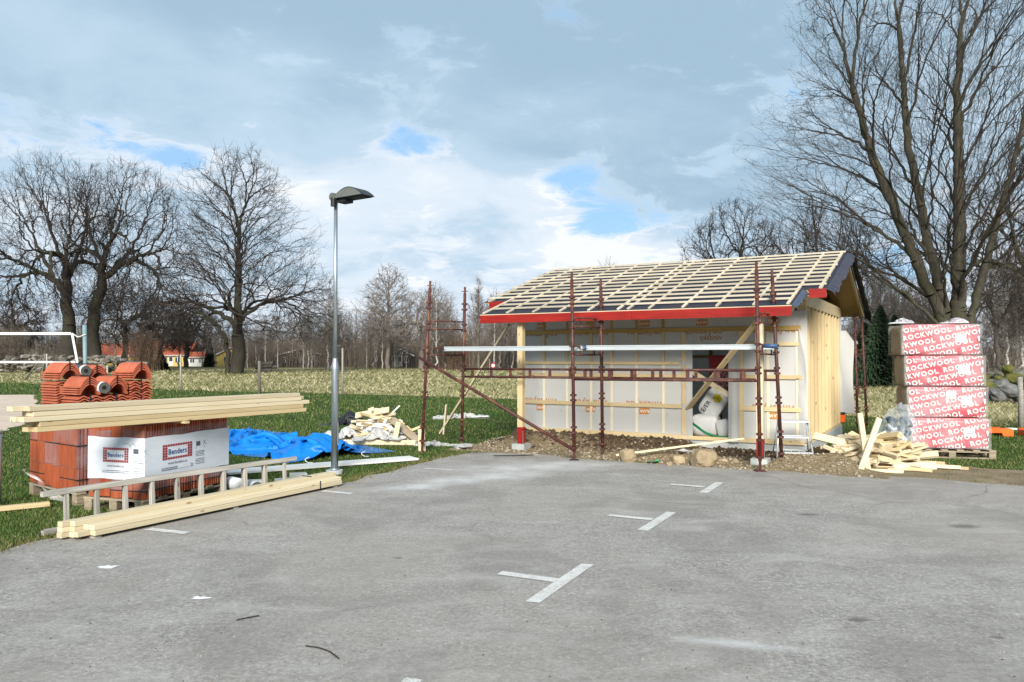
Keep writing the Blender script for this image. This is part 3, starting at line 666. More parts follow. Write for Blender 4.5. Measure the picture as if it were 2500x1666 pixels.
# right-hand gable: bare studs, plates, header
TP = 2.53
def gstud(v, mat=M_pine, d=.145): return board('stud', (Wd - d / 2, v, HF + .045), (Wd - d / 2, v, TP - .09), .045, d, mat, shed, up=(1, 0, 0))
for v in (.03, .10, .36, .80, 1.24, 1.68, 2.12, 2.56, 3.0, 3.44, 3.88, 4.36): gstud(v)
board('plate', (Wd - .0725, 0, HF + .0225), (Wd - .0725, Dp, HF + .0225), .145, .045, M_pine, shed)
board('plate', (Wd - .0725, 0, TP - .045), (Wd - .0725, Dp, TP - .045), .145, .09, M_pine, shed)
board('header', (Wd - .022, -.5, TP + .06), (Wd - .022, Dp, TP + .06), .045, .12, M_pine, shed)
MB().span((Wd - .165, .02, HF + .02), (Wd - .15, Dp - .02, TP + .1)).build('inner_sheathing', M_ply, shed)
# left gable and back wall under membrane, with studs on the inside
msheet('wall', 0, Wd, HF, 2.56, Dp + .012, M_memb, seed=11, nx=12, ny=10)
def lw(i, j): return (-.012 + .004 * fbm((i * 4, j * 3, 1)), Dp * i, HF + 2.35 * j)
grid(12, 10, lw).build('wall', M_memb, shed, True)
for v in (.05, .55, 1.05, 1.55, 2.05, 2.55, 3.05, 3.55, 4.05): board('stud', (.08, v, HF), (.08, v, 2.5), .045, .145, M_pine, shed, up=(1, 0, 0))
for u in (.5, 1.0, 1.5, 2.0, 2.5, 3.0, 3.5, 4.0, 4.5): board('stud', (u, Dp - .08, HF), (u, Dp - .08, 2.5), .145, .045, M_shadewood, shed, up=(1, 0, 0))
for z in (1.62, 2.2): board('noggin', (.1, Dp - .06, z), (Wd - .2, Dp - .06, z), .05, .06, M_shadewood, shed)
# roof
def slab(u0, u1, v0, v1, f, t0, t1): return MB().add([(u, v, f(v) + t) for t in (t0, t1) for u, v in ((u0, v0), (u1, v0), (u1, v1), (u0, v1))], [(3, 2, 1, 0), (4, 5, 6, 7), (0, 1, 5, 4), (1, 2, 6, 5), (2, 3, 7, 6), (3, 0, 4, 7)])
rz = lambda v: dz(RID) - SL * (v - RID)
PU0, PU1, MU0, MU1 = .09, 5.31, -.38, 5.66
ME = -.68; RE = 5.12
roof = link('roof', None, shed)
slab(PU0, PU1, -1.6, ME, dz, -.02, 0).build('roof_deck', M_ply, roof); slab(MU0, MU1, ME, RID, dz, -.02, 0).build('roof_deck', M_ply, roof); slab(MU0, MU1, RID, RE, rz, -.02, 0).build('roof_deck', M_ply, roof)
def under(name, u0, u1, v0, v1, f, nx, ny, seed, mat=M_under):
    return grid(nx, ny, lambda i, j: (u0 + (u1 - u0) * i, v0 + (v1 - v0) * j, f(v0 + (v1 - v0) * j) + .004 + .006 * abs(fbm((i * 14, j * 5, seed), 1, 4)))).build(name, mat, roof, True)
under('underlay', PU0, PU1, -1.6, ME, dz, 70, 14, 1); under('underlay', MU0, MU1, ME, RID, dz, 80, 36, 2); under('underlay', MU0, MU1, RID, RE, rz, 30, 16, 3)
# ragged underlay edges hanging over the verges
def verge(u, sgn, v0, v1, f, drop, seed, mat, out=.12, seg=30):
    def fn(i, j):
        v = v0 + (v1 - v0) * i; w = 1 + .45 * fbm((v * 1.3, seed, 0), 1.0, 4); cut = .72 + .28 * math.sin(math.floor(v * 1.6 + seed + .5 * fbm((v, 0, seed), 2)) * 12.9)
        a = j * w * cut; return (u + sgn * out * math.sin(a * 1.3) + sgn * .02 * fbm((v * 2, seed, 1), 2.0, 3) * j, v + .03 * fbm((v * 2, seed, 2), 2.0, 2) * j, f(v) + .008 - drop * (1 - math.cos(a * 1.35)) * 1.1 + .02 * fbm((v * 3, seed, 3), 2.0, 3) * j)
    return grid(seg, 6, fn).build('underlay_edge', mat, roof, True)
verge(PU1, 1, -1.62, ME, dz, .13, 1.0, M_underblue, .13); verge(MU1, 1, ME - .05, RID, dz, .12, 4.0, mk('underlay_back', (.022, .026, .042), (.055, .042, .055), 4, .4, .6, (1, 3, 1), dist=.02), .14, 70)
verge(PU0, -1, -1.64, ME, dz, .05, 2.0, M_underblue, .11); verge(MU0, -1, ME - .04, RID, dz, .06, 6.0, M_underblue, .13, 60)
def rear_edge(i, j):
    v = RID - .02 + (RE + .25 - RID) * i; d = (.15 + .03 * math.sin(v * 5) + .02 * fbm((v, 0, 0), 4)) * j; return (MU1 + .005 + .13 * j + .02 * fbm((v, 1, 0), 2) * j, v, rz(v) + .02 - d * .6 - (.10 * max(0, i - .93) / .07))
grid(40, 5, rear_edge).build('underlay_edge', M_black, roof, True)
grid(30, 2, lambda i, j: (MU0 + (MU1 - MU0) * i, RE + .10 * j, rz(RE + .1 * j) + .006 - .02 * j)).build('underlay_edge', M_black, roof, True)
nv = Vector((0, -SL, 1)).normalized()
def on(u, v, h): return Vector((u, v, dz(v))) + nv * h
for u in (.12, .597, 1.107, 1.611, 2.129, 2.645, 2.816, 3.167, 3.705, 4.226, 4.768, 5.25):
    board('counter_batten', on(u, -1.56, .018), on(u, RID - .03, .018), .042, .022, M_lath, roof, up=nv)
for u in (-.30, 5.57): board('counter_batten', on(u, ME + .02, .021), on(u, RID - .03, .021), .05, .026, M_lath, roof, up=nv)
for k in range(13):
    v = -1.33 + .289 * k; a, b = ((PU0 + .06 + random.uniform(-.02, .03), PU1 - .04 + random.uniform(-.03, .03)) if v < ME + .1 else (MU0 + random.uniform(-.03, .03), MU1 - .05 + random.uniform(-.03, .03)))
    c = 2.73 + random.uniform(-.03, .03)
    h = .040
    board('lath', on(a, v, h), on(c - .003, v, h), .038, .022, M_lath, roof, up=nv); board('lath', on(c + .003, v, h), on(b, v, h + random.uniform(0, .003)), .038, .022, M_lath, roof, up=nv)
for (a, b) in ((PU0, 2.9), (2.904, PU1)): board('fascia', (a, -1.618, 2.266), (b, -1.618, 2.266), .028, .138, M_redpaint, roof)
board('fascia', (PU1 + .1, ME - .018, 2.575), (MU1, ME - .018, 2.575), .028, .138, M_redpaint, roof); board('fascia', (MU0 + .1, ME - .018, 2.575), (PU0 - .03, ME - .018, 2.575), .028, .138, M_redpaint, roof)
board('fascia_cap', (PU0, -1.612, 2.342), (PU1, -1.612, 2.342), .03, .012, M_pine2, roof)
for u in (.14, .75, 1.35, 1.95, 2.55, 3.15, 3.75, 4.35, 4.95, 5.26): board('rafter', (u, -1.58, dz(-1.58) - .085), (u, RID - .03, dz(RID - .03) - .085), .045, .12, M_pine, roof)
for u in (.14, 1.35, 2.55, 3.75, 4.95, 5.26): board('rafter', (u, RID + .03, rz(RID + .03) - .085), (u, RE - .03, rz(RE - .03) - .085), .045, .12, M_pine, roof)
for v in (ME, .02, .7, 1.4, 2.1): board('outrigger', (Wd - .1, v, dz(v) - .06), (MU1, v, dz(v) - .06), .045, .07, M_pine, roof)
board('verge_rafter', (MU1 - .022, RID, rz(RID) - .09), (MU1 - .022, RE, rz(RE) - .09), .04, .12, M_pine, roof)
grid(1, 8, lambda i, j: (Wd - .12 + (MU1 - .05 - Wd + .12) * i, RID + .03 + (RE - .05 - RID - .03) * j, rz(RID + .03 + (RE - .08 - RID) * j) - .155)).build('soffit', M_ply, roof)
board('verge_trim', (MU1 - .03, RID, rz(RID) - .14), (MU1 - .03, RE, rz(RE) - .14), .05, .02, M_pine, roof)
board('ridge_beam', (.05, RID, dz(RID) - .12), (Wd, RID, dz(RID) - .12), .09, .18, M_pine, roof)
# porch posts, feet, beam and temporary braces
board('porch_beam', (.15, -1.45, 2.275), (5.25, -1.45, 2.275), .07, .13, M_pine, shed)
for u in (.815, 4.83):
    board('porch_post', (u, -1.45, .40), (u, -1.45, 2.21), .10, .10, M_pine2 if u > 2 else M_pine, shed, up=(1, 0, 0))
    p = board('porch_post', (u, -1.45, .12), (u, -1.45, .398), .102, .102, M_redpaint, shed, up=(1, 0, 0)); tag(p, 'red primed foot of the porch post')
    MB().prism([(-.12, -.12), (.12, -.12), (.12, .12), (-.12, .12)], -.1, .118).build('post_footing', M_concrete, shed, M=Matrix.Translation((u, -1.45, 0)))
    MB().box((-.054, -.054, .22), (.004, .03, .24)).build('post_shoe', M_steel, shed, M=Matrix.Translation((u + .12, -1.45, 0)))
def W2S(p): return shM.inverted() @ Vector(p)
board('brace', W2S((-.06, 15.08, 2.24)), W2S((-1.50, 16.32, .02)), .035, .11, M_pine2, shed, up=(.6, -.6, .5))
board('stake', W2S((-1.42, 16.25, 0)), W2S((-1.36, 16.22, .62)), .03, .11, M_pine2, shed, up=(.3, -.9, 0))
board('brace', (4.80, -1.39, 2.16), (3.33, -.055, .72), .028, .09, M_pine, shed, up=(0, -1, .6))
board('brace', (3.2, .10, 1.45), (4.25, .10, .80), .028, .085, M_pine2, shed, up=(0, 0, 1))

# ================================================================== IN THE DOORWAY
M_sack = mk('white_sack', (.66, .67, .66), (.76, .77, .76), 4, .4, .4, dist=.03)
M_rock = mk('red_wrap', (.46, .035, .055), (.58, .085, .11), 2.5, .3, .15)
M_filmt = film('glossy_wrap', .04, .30, 2.2, (.82, .80, .80))
def sack(name, sx, sy, sz, M, mat, seed, **tags):
    bm = bmesh.new(); bmesh.ops.create_cube(bm, size=2); bmesh.ops.subdivide_edges(bm, edges=bm.edges[:], cuts=9, use_grid_fill=True)
    for v in bm.verts:
        p = v.co; e = 5.0; r = (abs(p.x) ** e + abs(p.y) ** e + abs(p.z) ** e) ** (1 / e); q = p / r
        k = 1 + .05 * mnoise.noise(q * 2.2 + Vector((seed, 0, 0))) + .03 * mnoise.noise(q * 6 + Vector((0, seed, 0)))
        bulge = 1 - .30 * (abs(q.z) ** 3) * .8
        v.co = Vector((q.x * sx * k * (.85 + .15 * bulge), q.y * sy * k * bulge, q.z * sz))
    me = bpy.data.meshes.new(name); bm.to_mesh(me); bm.free(); me.materials.append(mat); me.polygons.foreach_set('use_smooth', [True] * len(me.polygons)); return link(name, me, None, M, **tags)
def L2W(u, v, z, rz=0): return shM @ Matrix.Translation((u, v, z)) @ Matrix.Rotation(rz, 4, 'Z')
s1 = sack('sack', .20, .13, .30, L2W(3.62, .62, .80) @ Matrix.Rotation(R(35), 4, 'Y'), M_sack, 1, label='white sack with yellow cube print tilted in the shed doorway', cat='sack')
m_ = MB(); put_text(m_, 'E/ER', .11, 0, 0, R(90), .012); m_.build('lettering', M_black, s1, M=face_matrix((-.07, -.138, -.12), (1, 0, 0), (0, 0, 1)))
hexa = [(math.sin(k * math.tau / 6) * .085, math.cos(k * math.tau / 6) * .085) for k in range(6)]
cube = MB().add([(x, y, 0) for x, y in hexa], [tuple(reversed(range(6)))]); cube.build('printed_cube', ink('yellow', (.62, .52, .02)), s1, M=face_matrix((.02, -.142, .11), (1, 0, 0), (0, 0, 1)))
lines = MB()
for k in (0, 2, 4):
    x, y = hexa[k]; a = math.atan2(y, x); lines.box((x / 2, y / 2, .002), (.085, .006, .001), Matrix.Rotation(a, 3, 'Z'))
lines.build('printed_line', M_black, s1, M=face_matrix((.02, -.142, .11), (1, 0, 0), (0, 0, 1)))
sack('sack', .24, .18, .20, L2W(3.48, .55, HF + .21), M_sack, 4, label='plain white sack standing on the shed floor below the tilted sack', cat='sack')
sack('sack', .13, .10, .16, L2W(3.84, .42, HF + .18) @ Matrix.Rotation(R(-12), 4, 'Y'), M_sack, 6, label='small crumpled white bag right of the plain sack in the doorway', cat='bag')
sack('sack', .24, .2, .3, L2W(4.08, .95, HF + .32), M_bagfilm, 8, label='clear plastic bag at the right side of the doorway', cat='bag')
ip = thing('insulation_pack', 'dark red insulation pack with white lettering inside the shed', 'insulation pack', sh(3.95, 1.5, 1.02), SHED_A)
link('body', boxmesh('body', (1.2, .6, .62), M_rock, .03), ip, Matrix.Translation((0, 0, .31)))
tx = MB()
for r_ in range(6):
    for c_ in range(4): put_text(tx, 'ROCKWOOL', .14, -.75 + .62 * c_ + .2 * r_, -.05 + r_ * .135 + .15 * (-.75 + .62 * c_ + .2 * r_) * .4, R(10), .02, sx=-1)
clip2d(tx, -.58, .58, .02, .60).build('lettering', ink('white', (.7, .68, .62)), ip, M=face_matrix((0, -.303, 0), (1, 0, 0), (0, 0, 1)))
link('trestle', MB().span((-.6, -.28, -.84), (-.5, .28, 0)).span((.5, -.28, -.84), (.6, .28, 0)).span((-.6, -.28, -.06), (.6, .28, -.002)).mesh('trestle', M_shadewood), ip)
def curve_pts(ps, n=8):
    ps = [Vector(p) for p in ps]; out = []
    for i in range(len(ps) - 1):
        p0, p1, p2, p3 = ps[max(i - 1, 0)], ps[i], ps[i + 1], ps[min(i + 2, len(ps) - 1)]
        for k in range(n):
            t = k / n; out.append(.5 * ((2 * p1) + (p2 - p0) * t + (2 * p0 - 5 * p1 + 4 * p2 - p3) * t * t + (3 * p1 - p0 - 3 * p2 + p3) * t ** 3))
    return out + [ps[-1]]
g_ = MB().tube(curve_pts([sh(3.2, .3, .50), sh(3.42, .08, .42), sh(3.62, .05, .30), sh(3.85, .07, .245), sh(4.3, .12, .245)]), .022, 10).build('hose', M_green, None, True, label='thick green hose lying across the shed doorway sill', cat='hose')
MB().tube(curve_pts([sh(4.25, .16, .235), sh(3.8, .10, .235), sh(3.6, .07, .228), sh(3.56, .10, .228), sh(3.65, .15, .228), sh(4.1, .2, .228)]), .016, 10).build('hose', M_yellow, None, True, label='thin yellow hose looped on the shed doorway sill', cat='hose')
# small orange tool box by the back corner of the shed
ob = thing('tool_case', 'small orange and black case at the far foundation corner of the shed', 'tool case', sh(Wd - .03, Dp - .1, HF + .05), SHED_A)
link('body', boxmesh('body', (.10, .12, .16), M_orange, .01), ob, Matrix.Translation((.06, 0, .08))); link('lid', boxmesh('lid', (.102, .122, .05), M_black, .01), ob, Matrix.Translation((.06, 0, .185)))

# ================================================================== SCAFFOLDS
def scaffold(root, A, tops, frames_z, rails, braces, decks, z0=.0, collars=True):
    poles = []
    for (b, t) in zip(A, tops):
        b, t = Vector(b), Vector(t)
        po = MB().tube([b + (t - b) * .05, b + (t - b) * .97], .0265, 10).build('pole', M_rust, root, True); poles.append((b, t))
        MB().tube([b, b + (t - b) * .06], .019, 8).build('jack_screw', M_rust, po); MB().box(b + Vector((0, 0, .006)), (.15, .15, .012)).build('base_plate', M_rust, po)
        MB().tube([b + (t - b) * .97, t + (t - b) * .012], .019, 8).build('spigot', M_rust, po)
        L = (t - b).length; zs = [.18, .42, .50, .92, 1.0, 1.35, 1.43, 1.66, 1.76, 2.05, 2.16, 2.42, 2.52]
        for z in zs:
            if z < L - .1:
                p = b + (t - b) * (z / L); q = b + (t - b) * ((z + .03) / L)
                m = MB().tube([p, q], .041, 8); m.box(p + Vector((0, 0, .015)), (.11, .018, .03), Matrix.Rotation(.5, 3, 'Z')); m.box(p + Vector((0, 0, .015)), (.018, .11, .03), Matrix.Rotation(.5, 3, 'Z')); m.build('collar', M_rust, po)
        p = b + (t - b) * .985; MB().box(p, (.12, .012, .012), Matrix.Rotation(-.4, 3, 'Z')).build('locking_pin', M_rust, po)
    def pt(i, z): b, t = poles[i]; return b + (t - b) * (z / (t - b).length)
    def lattice(p0, p1, gap, n, name, r=.014, flat=True):
        p0, p1 = Vector(p0), Vector(p1); d = Vector((0, 0, gap)); m = MB().tube([p0, p1], r, 8).tube([p0 - d, p1 - d], r, 8)
        o = m.build(name, M_rust, root, True)
        for k in range(n):
            q = p0.lerp(p1, (k + .5) / n) - d / 2
            board('strut', q - d * .45, q + d * .45, .05 if flat else .016, .012 if flat else .016, M_rust, o, up=(p1 - p0).normalized().cross(Vector((0, 0, 1))))
        return o
    for (i, j) in frames_z['pairs']:
        for (z, gap) in frames_z['z']: lattice(pt(i, z), pt(j, z), gap, 2, 'end_frame', .012, False)
    for (i, j, z, gap, n) in rails: lattice(pt(i, z), pt(j, z), gap, n, 'lattice_beam', .019)
    for (p, q, r) in braces: MB().tube([p, q], r, 10).build('diagonal_brace', M_rust, root, True)
    for (p, q, w, h) in decks:
        p, q = Vector(p), Vector(q); o = board('deck', p, q, w, h * .7, M_alu, root); M = frame(p, q); L = (q - p).length
        MB().span((-L / 2, -w / 2 - .006, h * .30), (L / 2, -w / 2 + .012, h * .5)).span((-L / 2, -w / 2 - .006, -h * .5), (L / 2, -w / 2 + .012, -h * .32)).build('deck_lip', M_alu, o)
        for s in (-1, 1): MB().span((s * L / 2 - .04, -w / 2, -h * .45), (s * L / 2 + .03, w / 2, -h * .15)).build('deck_hook', M_lamp, o)
    return pt
sc = thing('scaffold', 'rusty red tube scaffold with aluminium walkway along the shed front', 'scaffold')
pt = scaffold(sc, [(-1.518, 13.143, 0), (-.879, 13.611, 0), (.965, 12.103, .0), (1.468, 12.653, 0), (3.464, 10.896, .012), (3.95, 11.42, 0)],
              [(-1.385, 13.16, 2.86), (-.825, 13.62, 2.80), (.93, 12.1, 2.90), (1.445, 12.65, 2.84), (3.43, 10.9, 2.91), (3.815, 11.40, 2.87)],
              {'pairs': ((0, 1), (2, 3), (4, 5)), 'z': ((2.22, .135), (1.77, .13))},
              [(1, 3, 1.40, .135, 7), (3, 5, 1.405, .135, 8), (2, 4, 1.41, .15, 7)],
              [((-1.56, 13.08, 1.60), (.955, 12.05, .17), .026)],
              [((-1.10, 13.32, 1.745), (1.16, 12.34, 1.745), .26, .075), ((1.22, 12.31, 1.75), (3.77, 11.14, 1.75), .26, .075)])
M_blue = mk('blue_clamp', (.03, .07, .16), (.05, .10, .2), 8, .4)
for p in ((1.18, 12.30, 1.755), (3.66, 11.05, 1.765)): MB().tube([Vector(p) + Vector((-.09, .05, 0)), Vector(p) + Vector((.09, -.05, 0))], .032, 10).build('deck_clamp', M_blue, sc, True)
MB().box((-.879, 13.611, .03), (.22, .2, .06), Matrix.Rotation(.3, 3, 'Z')).box((-.82, 13.5, .08), (.2, .16, .05), Matrix.Rotation(.8, 3, 'Z')).build('sole_block', M_concrete, sc)
sc2 = thing('scaffold', 'rusty red scaffold tubes standing behind the far gable corner', 'scaffold')
scaffold(sc2, [(7.43, 16.75, 0), (7.72, 16.95, 0), (5.0, 18.1, 0)], [(7.38, 16.75, 2.52), (7.62, 16.95, 2.50), (5.0, 18.1, 2.5)], {'pairs': ((0, 1),), 'z': ((1.75, .13), (.95, .12))}, [(2, 0, .93, .14, 6)], [], [((5.0, 18.0, 1.92), (7.48, 16.85, 1.92), .26, .07)])

# ================================================================== LAMP POST
lp = thing('lamp_post', 'galvanised lamp post with grey arched lamp head by the asphalt edge', 'street lamp', (-2.443, 10.75, 0))
MB().tube([(0, 0, -.1), (0, 0, .05)], .115, 16).build('footing', M_concrete, lp)
MB().tube([(0, 0, .0), (0, 0, 1.42), (0, 0, 1.47), (0, 0, 1.57), (0, 0, 1.59)], [.049, .049, .054, .032, .030], 20).tube([(0, 0, 1.585), (0, 0, 3.80)], [.029, .026], 16).build('pole', M_steel, lp, True)
MB().tube([(0, 0, .045), (0, 0, .075)], .060, 16).build('base_collar', M_steel, lp, True)
MB().box((.049, -.01, .55), (.006, .05, .3)).build('service_door', M_steel, lp)
hx = Vector((.83, -.56, 0)); hy = Vector((.56, .83, 0))
hm = Matrix((hx, hy, Vector((0, 0, 1)))).transposed().to_4x4(); hm.translation = Vector((-.03, -.09, 3.78))
arc = [(.57 * k / 16, .135 * math.sin(math.pi * k / 16) ** .85) for k in range(17)]
def arcsolid(w0, w1, sc_, mat, name, par, dz_=0):
    mb = MB(); P = [(.285 + (x - .285) * sc_, z * sc_ + dz_) for x, z in arc]
    mb.add([(x, w0, z) for x, z in P] + [(x, w1, z) for x, z in P], [(i, i + 1, 18 + i, 17 + i) for i in range(16)] + [tuple(range(17)), tuple(reversed(range(17, 34))), (0, 17, 33, 16)])
    return mb.build(name, mat, par, M=hm)
head = arcsolid(0, .24, 1, M_lamp, 'lamp_head', lp)
for f, w in ((-.003, 0), (.24, .243)): 
    P = [(.285 + (x - .285) * .93, z * .86 + .006) for x, z in arc]; MB().add([(x, f, z) for x, z in P] + [(x, w, z) for x, z in P], [tuple(range(17)), tuple(reversed(range(17, 34)))] + [(i, i + 1, 18 + i, 17 + i) for i in range(16)]).build('side_cover', M_lampside, head)
MB().span((.12, .03, -.012), (.54, .21, -.002)).build('lens', M_black, head); MB().span((.04, .04, -.05), (.2, .2, -.004)).build('ballast_box', M_black, head)
MB().tube([(.0, -.01, .03), (.0, .25, .03)], .055, 16).build('hinge', M_lampside, head, M=Matrix.Identity(4)); 
for c in head.children: c.matrix_local = Matrix.Identity(4)
MB().tube([(0, .02, -.10), (0, .02, .02)], .036, 12).build('spigot_socket', M_black, head)

# ================================================================== PACKS OF ROOF TILES ON PALLETS
def pallet(label, loc, ang, lx, ly, group='wooden pallets'):      # lx along local x, boards run along x
    p = thing('pallet', label, 'pallet', loc, ang, group)
    for y in (0.0, ly / 2, ly): 
        for x in (0.05, lx / 2, lx - .05): link('block', boxmesh('block', (.10, .10, .075), M_pallet, .004), p, Matrix.Translation((x, min(max(y, .05), ly - .05), .06)))
        board('runner', (0, min(max(y, .05), ly - .05), .011), (lx, min(max(y, .05), ly - .05), .011), .10, .02, M_pallet, p)
        board('stringer', (0, min(max(y, .05), ly - .05), .108), (lx, min(max(y, .05), ly - .05), .108), .10, .018, M_pallet, p)
    k = 6
    for i in range(k):
        x = .05 + (lx - .1) * i / (k - 1); board('slat', (x, -.01, .129), (x, ly + .01, .129), .10, .02, M_pallet, p)
    return p
M_sleeve = mk('printed_sleeve', (.64, .67, .72), (.72, .75, .79), 3, .45, .15, (1, 1, 4), var=.02)
blue = ink('blue', (.012, .06, .22)); redink = ink('red', (.33, .03, .04)); grey = ink('grey', (.10, .11, .14))
def tilepack(label, K, ex, L, D, z0, z1, sleeve, face_smooth_cols):
    # local x runs along the ribbed long side from the near corner K, local y along the smooth short side
    ang = math.atan2(ex[1], ex[0]); p = thing('roof_tile_pack', label, 'roof tiles', (K[0], K[1], z0), ang)
    H = z1 - z0; MB().span((.03, .03, 0), (L - .02, D - .02, H - .004)).build('tile_core', M_terradk, p)
    n = int(L / .0355); th = H / 3
    fin = boxmesh('tile', (.0165, .05, th - .006), M_terra2); fin2 = boxmesh('tile', (.0165, .05, th - .006), M_terra)
    for i in range(n):
        for t in range(3):
            o = link('tile', fin if (i * 7 + t * 3) % 5 else fin2, p, Matrix.Translation((.014 + (L - .03) * i / (n - 1), .025 + random.uniform(-.004, .004), th * (t + .5))))
    w = D / face_smooth_cols
    for c in range(face_smooth_cols):
        for t in range(3):
            h = th * (1 + (.08 if c % 2 else -.05) * (t < 2)); 
            link('tile', boxmesh('tile', (.022, w - .006, th - .006), M_terra2), p, Matrix.Translation((.002 + random.uniform(-.002, .003), w * (c + .5), th * (t + .5) + (.012 if c % 2 else 0) * (t < 2))))
    for i in range(12): link('tile', boxmesh('tile', (L / 12 - .006, D - .02, .018), M_terra2), p, Matrix.Translation((L / 12 * (i + .5), D / 2, H + .004)))
    def shell(name, off, za, zb, mat, wob=.0, seed=0):
        c = [(-off, -off), (L + off, -off), (L + off, D + off), (-off, D + off)]; per = []
        for a, b in zip(c, c[1:] + c[:1]):
            for k in range(10): per.append((a[0] + (b[0] - a[0]) * k / 10, a[1] + (b[1] - a[1]) * k / 10))
        mb = MB(); nn = len(per)
        for j in range(5):
            for (x, y) in per:
                q = fbm((x * 3, y * 3, j + seed), 1.0, 2); mb.v.append((x, y, za + (zb - za) * j / 4 + (wob * q if j in (0, 4) else 0)))
        mb.f = [(j * nn + i, j * nn + (i + 1) % nn, (j + 1) * nn + (i + 1) % nn, (j + 1) * nn + i) for j in range(4) for i in range(nn)]
        return mb.build(name, mat, p)
    shell('stretch_film', .008, .07, H - .05, M_packfilm, .02, 3)
    if sleeve:
        sl = shell('printed_sleeve', .013, .195, H - .125, M_sleeve, .012, 9)
        def printface(M, lx, lz, w, h, ts, flip=1):
            fr = MB(); nb = 12
            for i in range(nb):
                for (zz, rows) in ((lz + h / 2 - .014, 1), (lz - h / 2 + .014, 1)): fr.box((lx - w / 2 + w * (i + .5) / nb, zz, 0), (w / nb * .82, .024, .0006))
            for s in (-1, 1):
                for q in range(2):
                    for k in range(4): fr.box((lx + s * (w / 2 - w / nb * (q + .5)), lz - h / 2 + .028 + (h - .056) * (k + .5) / 4, .0008), (w / nb * .82, (h - .056) / 4 * .85, .0006))
            fr.build('printed_frame', redink, sl, M=M)
            t = MB(); put_text(t, 'Benders', ts, lx, lz, 0, .018, .95, .001); t.build('lettering', blue, sl, M=M)
            t = MB(); put_text(t, 'www.benders.se', ts * .52, lx, lz - h / 2 - .035, 0, .004, 1, .001)
            for k in range(2):
                for i in range(22): t.box((lx - w * .5 + w * i / 21, lz - h / 2 - .085 - .018 * k, .001), (w / 21 * random.uniform(.5, .95), .008, .0004))
            x0 = lx + w / 2 + .06
            for k in range(9):
                if k == 4: continue
                for i in range(9): t.box((x0 + .016 * i, lz - .02 - .017 * k - .02, .001), (.016 * random.uniform(.5, .95), .006, .0004))
            t.build('lettering', grey, sl, M=M)
            g = MB().box((x0 + .035, lz + .045, .001), (.065, .05, .0004)).box((x0 + .14, lz + .05, .001), (.075, .004, .0004), Matrix.Rotation(.8, 3, 'Z')).box((x0 + .14, lz + .05, .0014), (.075, .004, .0004), Matrix.Rotation(-.8, 3, 'Z')).box((x0, lz - .0, .001), (.006, .02, .0004)).box((x0 + .14, lz - .0, .001), (.006, .02, .0004)); g.build('printed_symbol', grey, sl, M=M)
        printface(face_matrix((0, -.0145, 0), (1, 0, 0), (0, 0, 1)), .455, .452, .45, .165, .082)
        printface(face_matrix((-.0145, D, 0), (0, -1, 0), (0, 0, 1)), D - .36, .447, .335, .155, .062)
        lab = MB().box((.56, .285, .0012), (.2, .045, .0004)); lab.build('sticker', M_white, sl, M=face_matrix((0, -.0148, 0), (1, 0, 0), (0, 0, 1)))
        sc_ = MB(); rs = random.Random(5); pp = [(D - .36 + .10 + .014 * i, .555 + .02 * rs.uniform(-1, 1), .001) for i in range(16)]; sc_.tube(pp, .0016, 4); sc_.build('handwriting', grey, sl, M=face_matrix((-.0145, D, 0), (0, -1, 0), (0, 0, 1)))
    for z in ((.5 * th, 1.95 * th) if not sleeve else (1.02 * th * .3,)):
        shell('strap', .010, z, z + .012, M_black)
    return p
rx = Vector((.307, .952)); K1 = (-3.76, 7.99)
# pack 1: local x along the ribbed face (away from the camera), local y must point left
pallet('weathered pallet under the white sleeved tile pack', (K1[0] - .01, K1[1] - .02, 0), math.atan2(rx.y, rx.x), 1.30, .76)
tilepack('orange roof tile pack in printed white sleeve, nearest on its pallet', K1, rx, 1.29, .715, .142, .897, True, 5)
bx_ = Vector((.6, .8)); K2 = (-4.69, 8.42)
pallet('weathered pallet under the film wrapped tile pack', (K2[0], K2[1] - .01, 0), math.atan2(bx_.y, bx_.x), .82, 1.18)
tilepack('film wrapped roof tile pack behind the white sleeved one', K2, bx_, .80, 1.16, .142, .90, False, 6)
def skirt(i, j):
    p = Vector((-5.5, 8.84, .34)).lerp(Vector((-4.95, 8.43, .07)), i); q = Vector((-5.42, 8.75, .30)).lerp(Vector((-4.62, 8.15, .06)), i)
    r_ = p.lerp(q, j); return r_ + Vector((-.05, -.07, .02)) * math.sin(i * 9 + j * 4) * .6
grid(20, 6, skirt).build('torn_film', M_film2, None, True, label='torn strip of clear film hanging from the rear tile pack', cat='plastic film')

# loose roof tiles, strapped bundles of ridge tiles and rolls of underlay on top of the packs
A2 = Vector((-.8, .6, 0)); B2 = Vector((.6, .8, 0)); K2v = Vector((K2[0], K2[1], 0)); TM = Matrix((A2, B2 * 1, Vector((0, 0, 1)))).transposed().to_4x4()
def wave_mesh(name, w, L, arch, th, mat):
    n = 20; top = []
    for k in range(n + 1):
        y = w * k / n
        z = (.028 * (1 - math.cos(k / n * math.tau * 2)) / 2) if not arch else (.115 * math.sin(min(1, max(0, (k / n - .14) / .86)) * math.pi) ** .8 if k / n > .14 else .008)
        top.append((y, z))
    mb = MB(); P = top + [(y, z - th) for y, z in reversed(top)]; m = len(P)
    mb.v = [(0, y, z) for y, z in P] + [(L, y, z) for y, z in P]
    mb.f = [(i, (i + 1) % m, m + (i + 1) % m, m + i) for i in range(m)] + [(i, i + 1, m - 2 - i, m - 1 - i) for i in range(n)] + [(m + m - 1 - i, m + m - 2 - i, m + i + 1, m + i) for i in range(n)]
    me = mb.mesh(name, mat); return me
WAVE = wave_mesh('tile', .262, .40, False, .014, M_terra); ARCH = wave_mesh('tile', .25, .42, True, .014, M_terra)
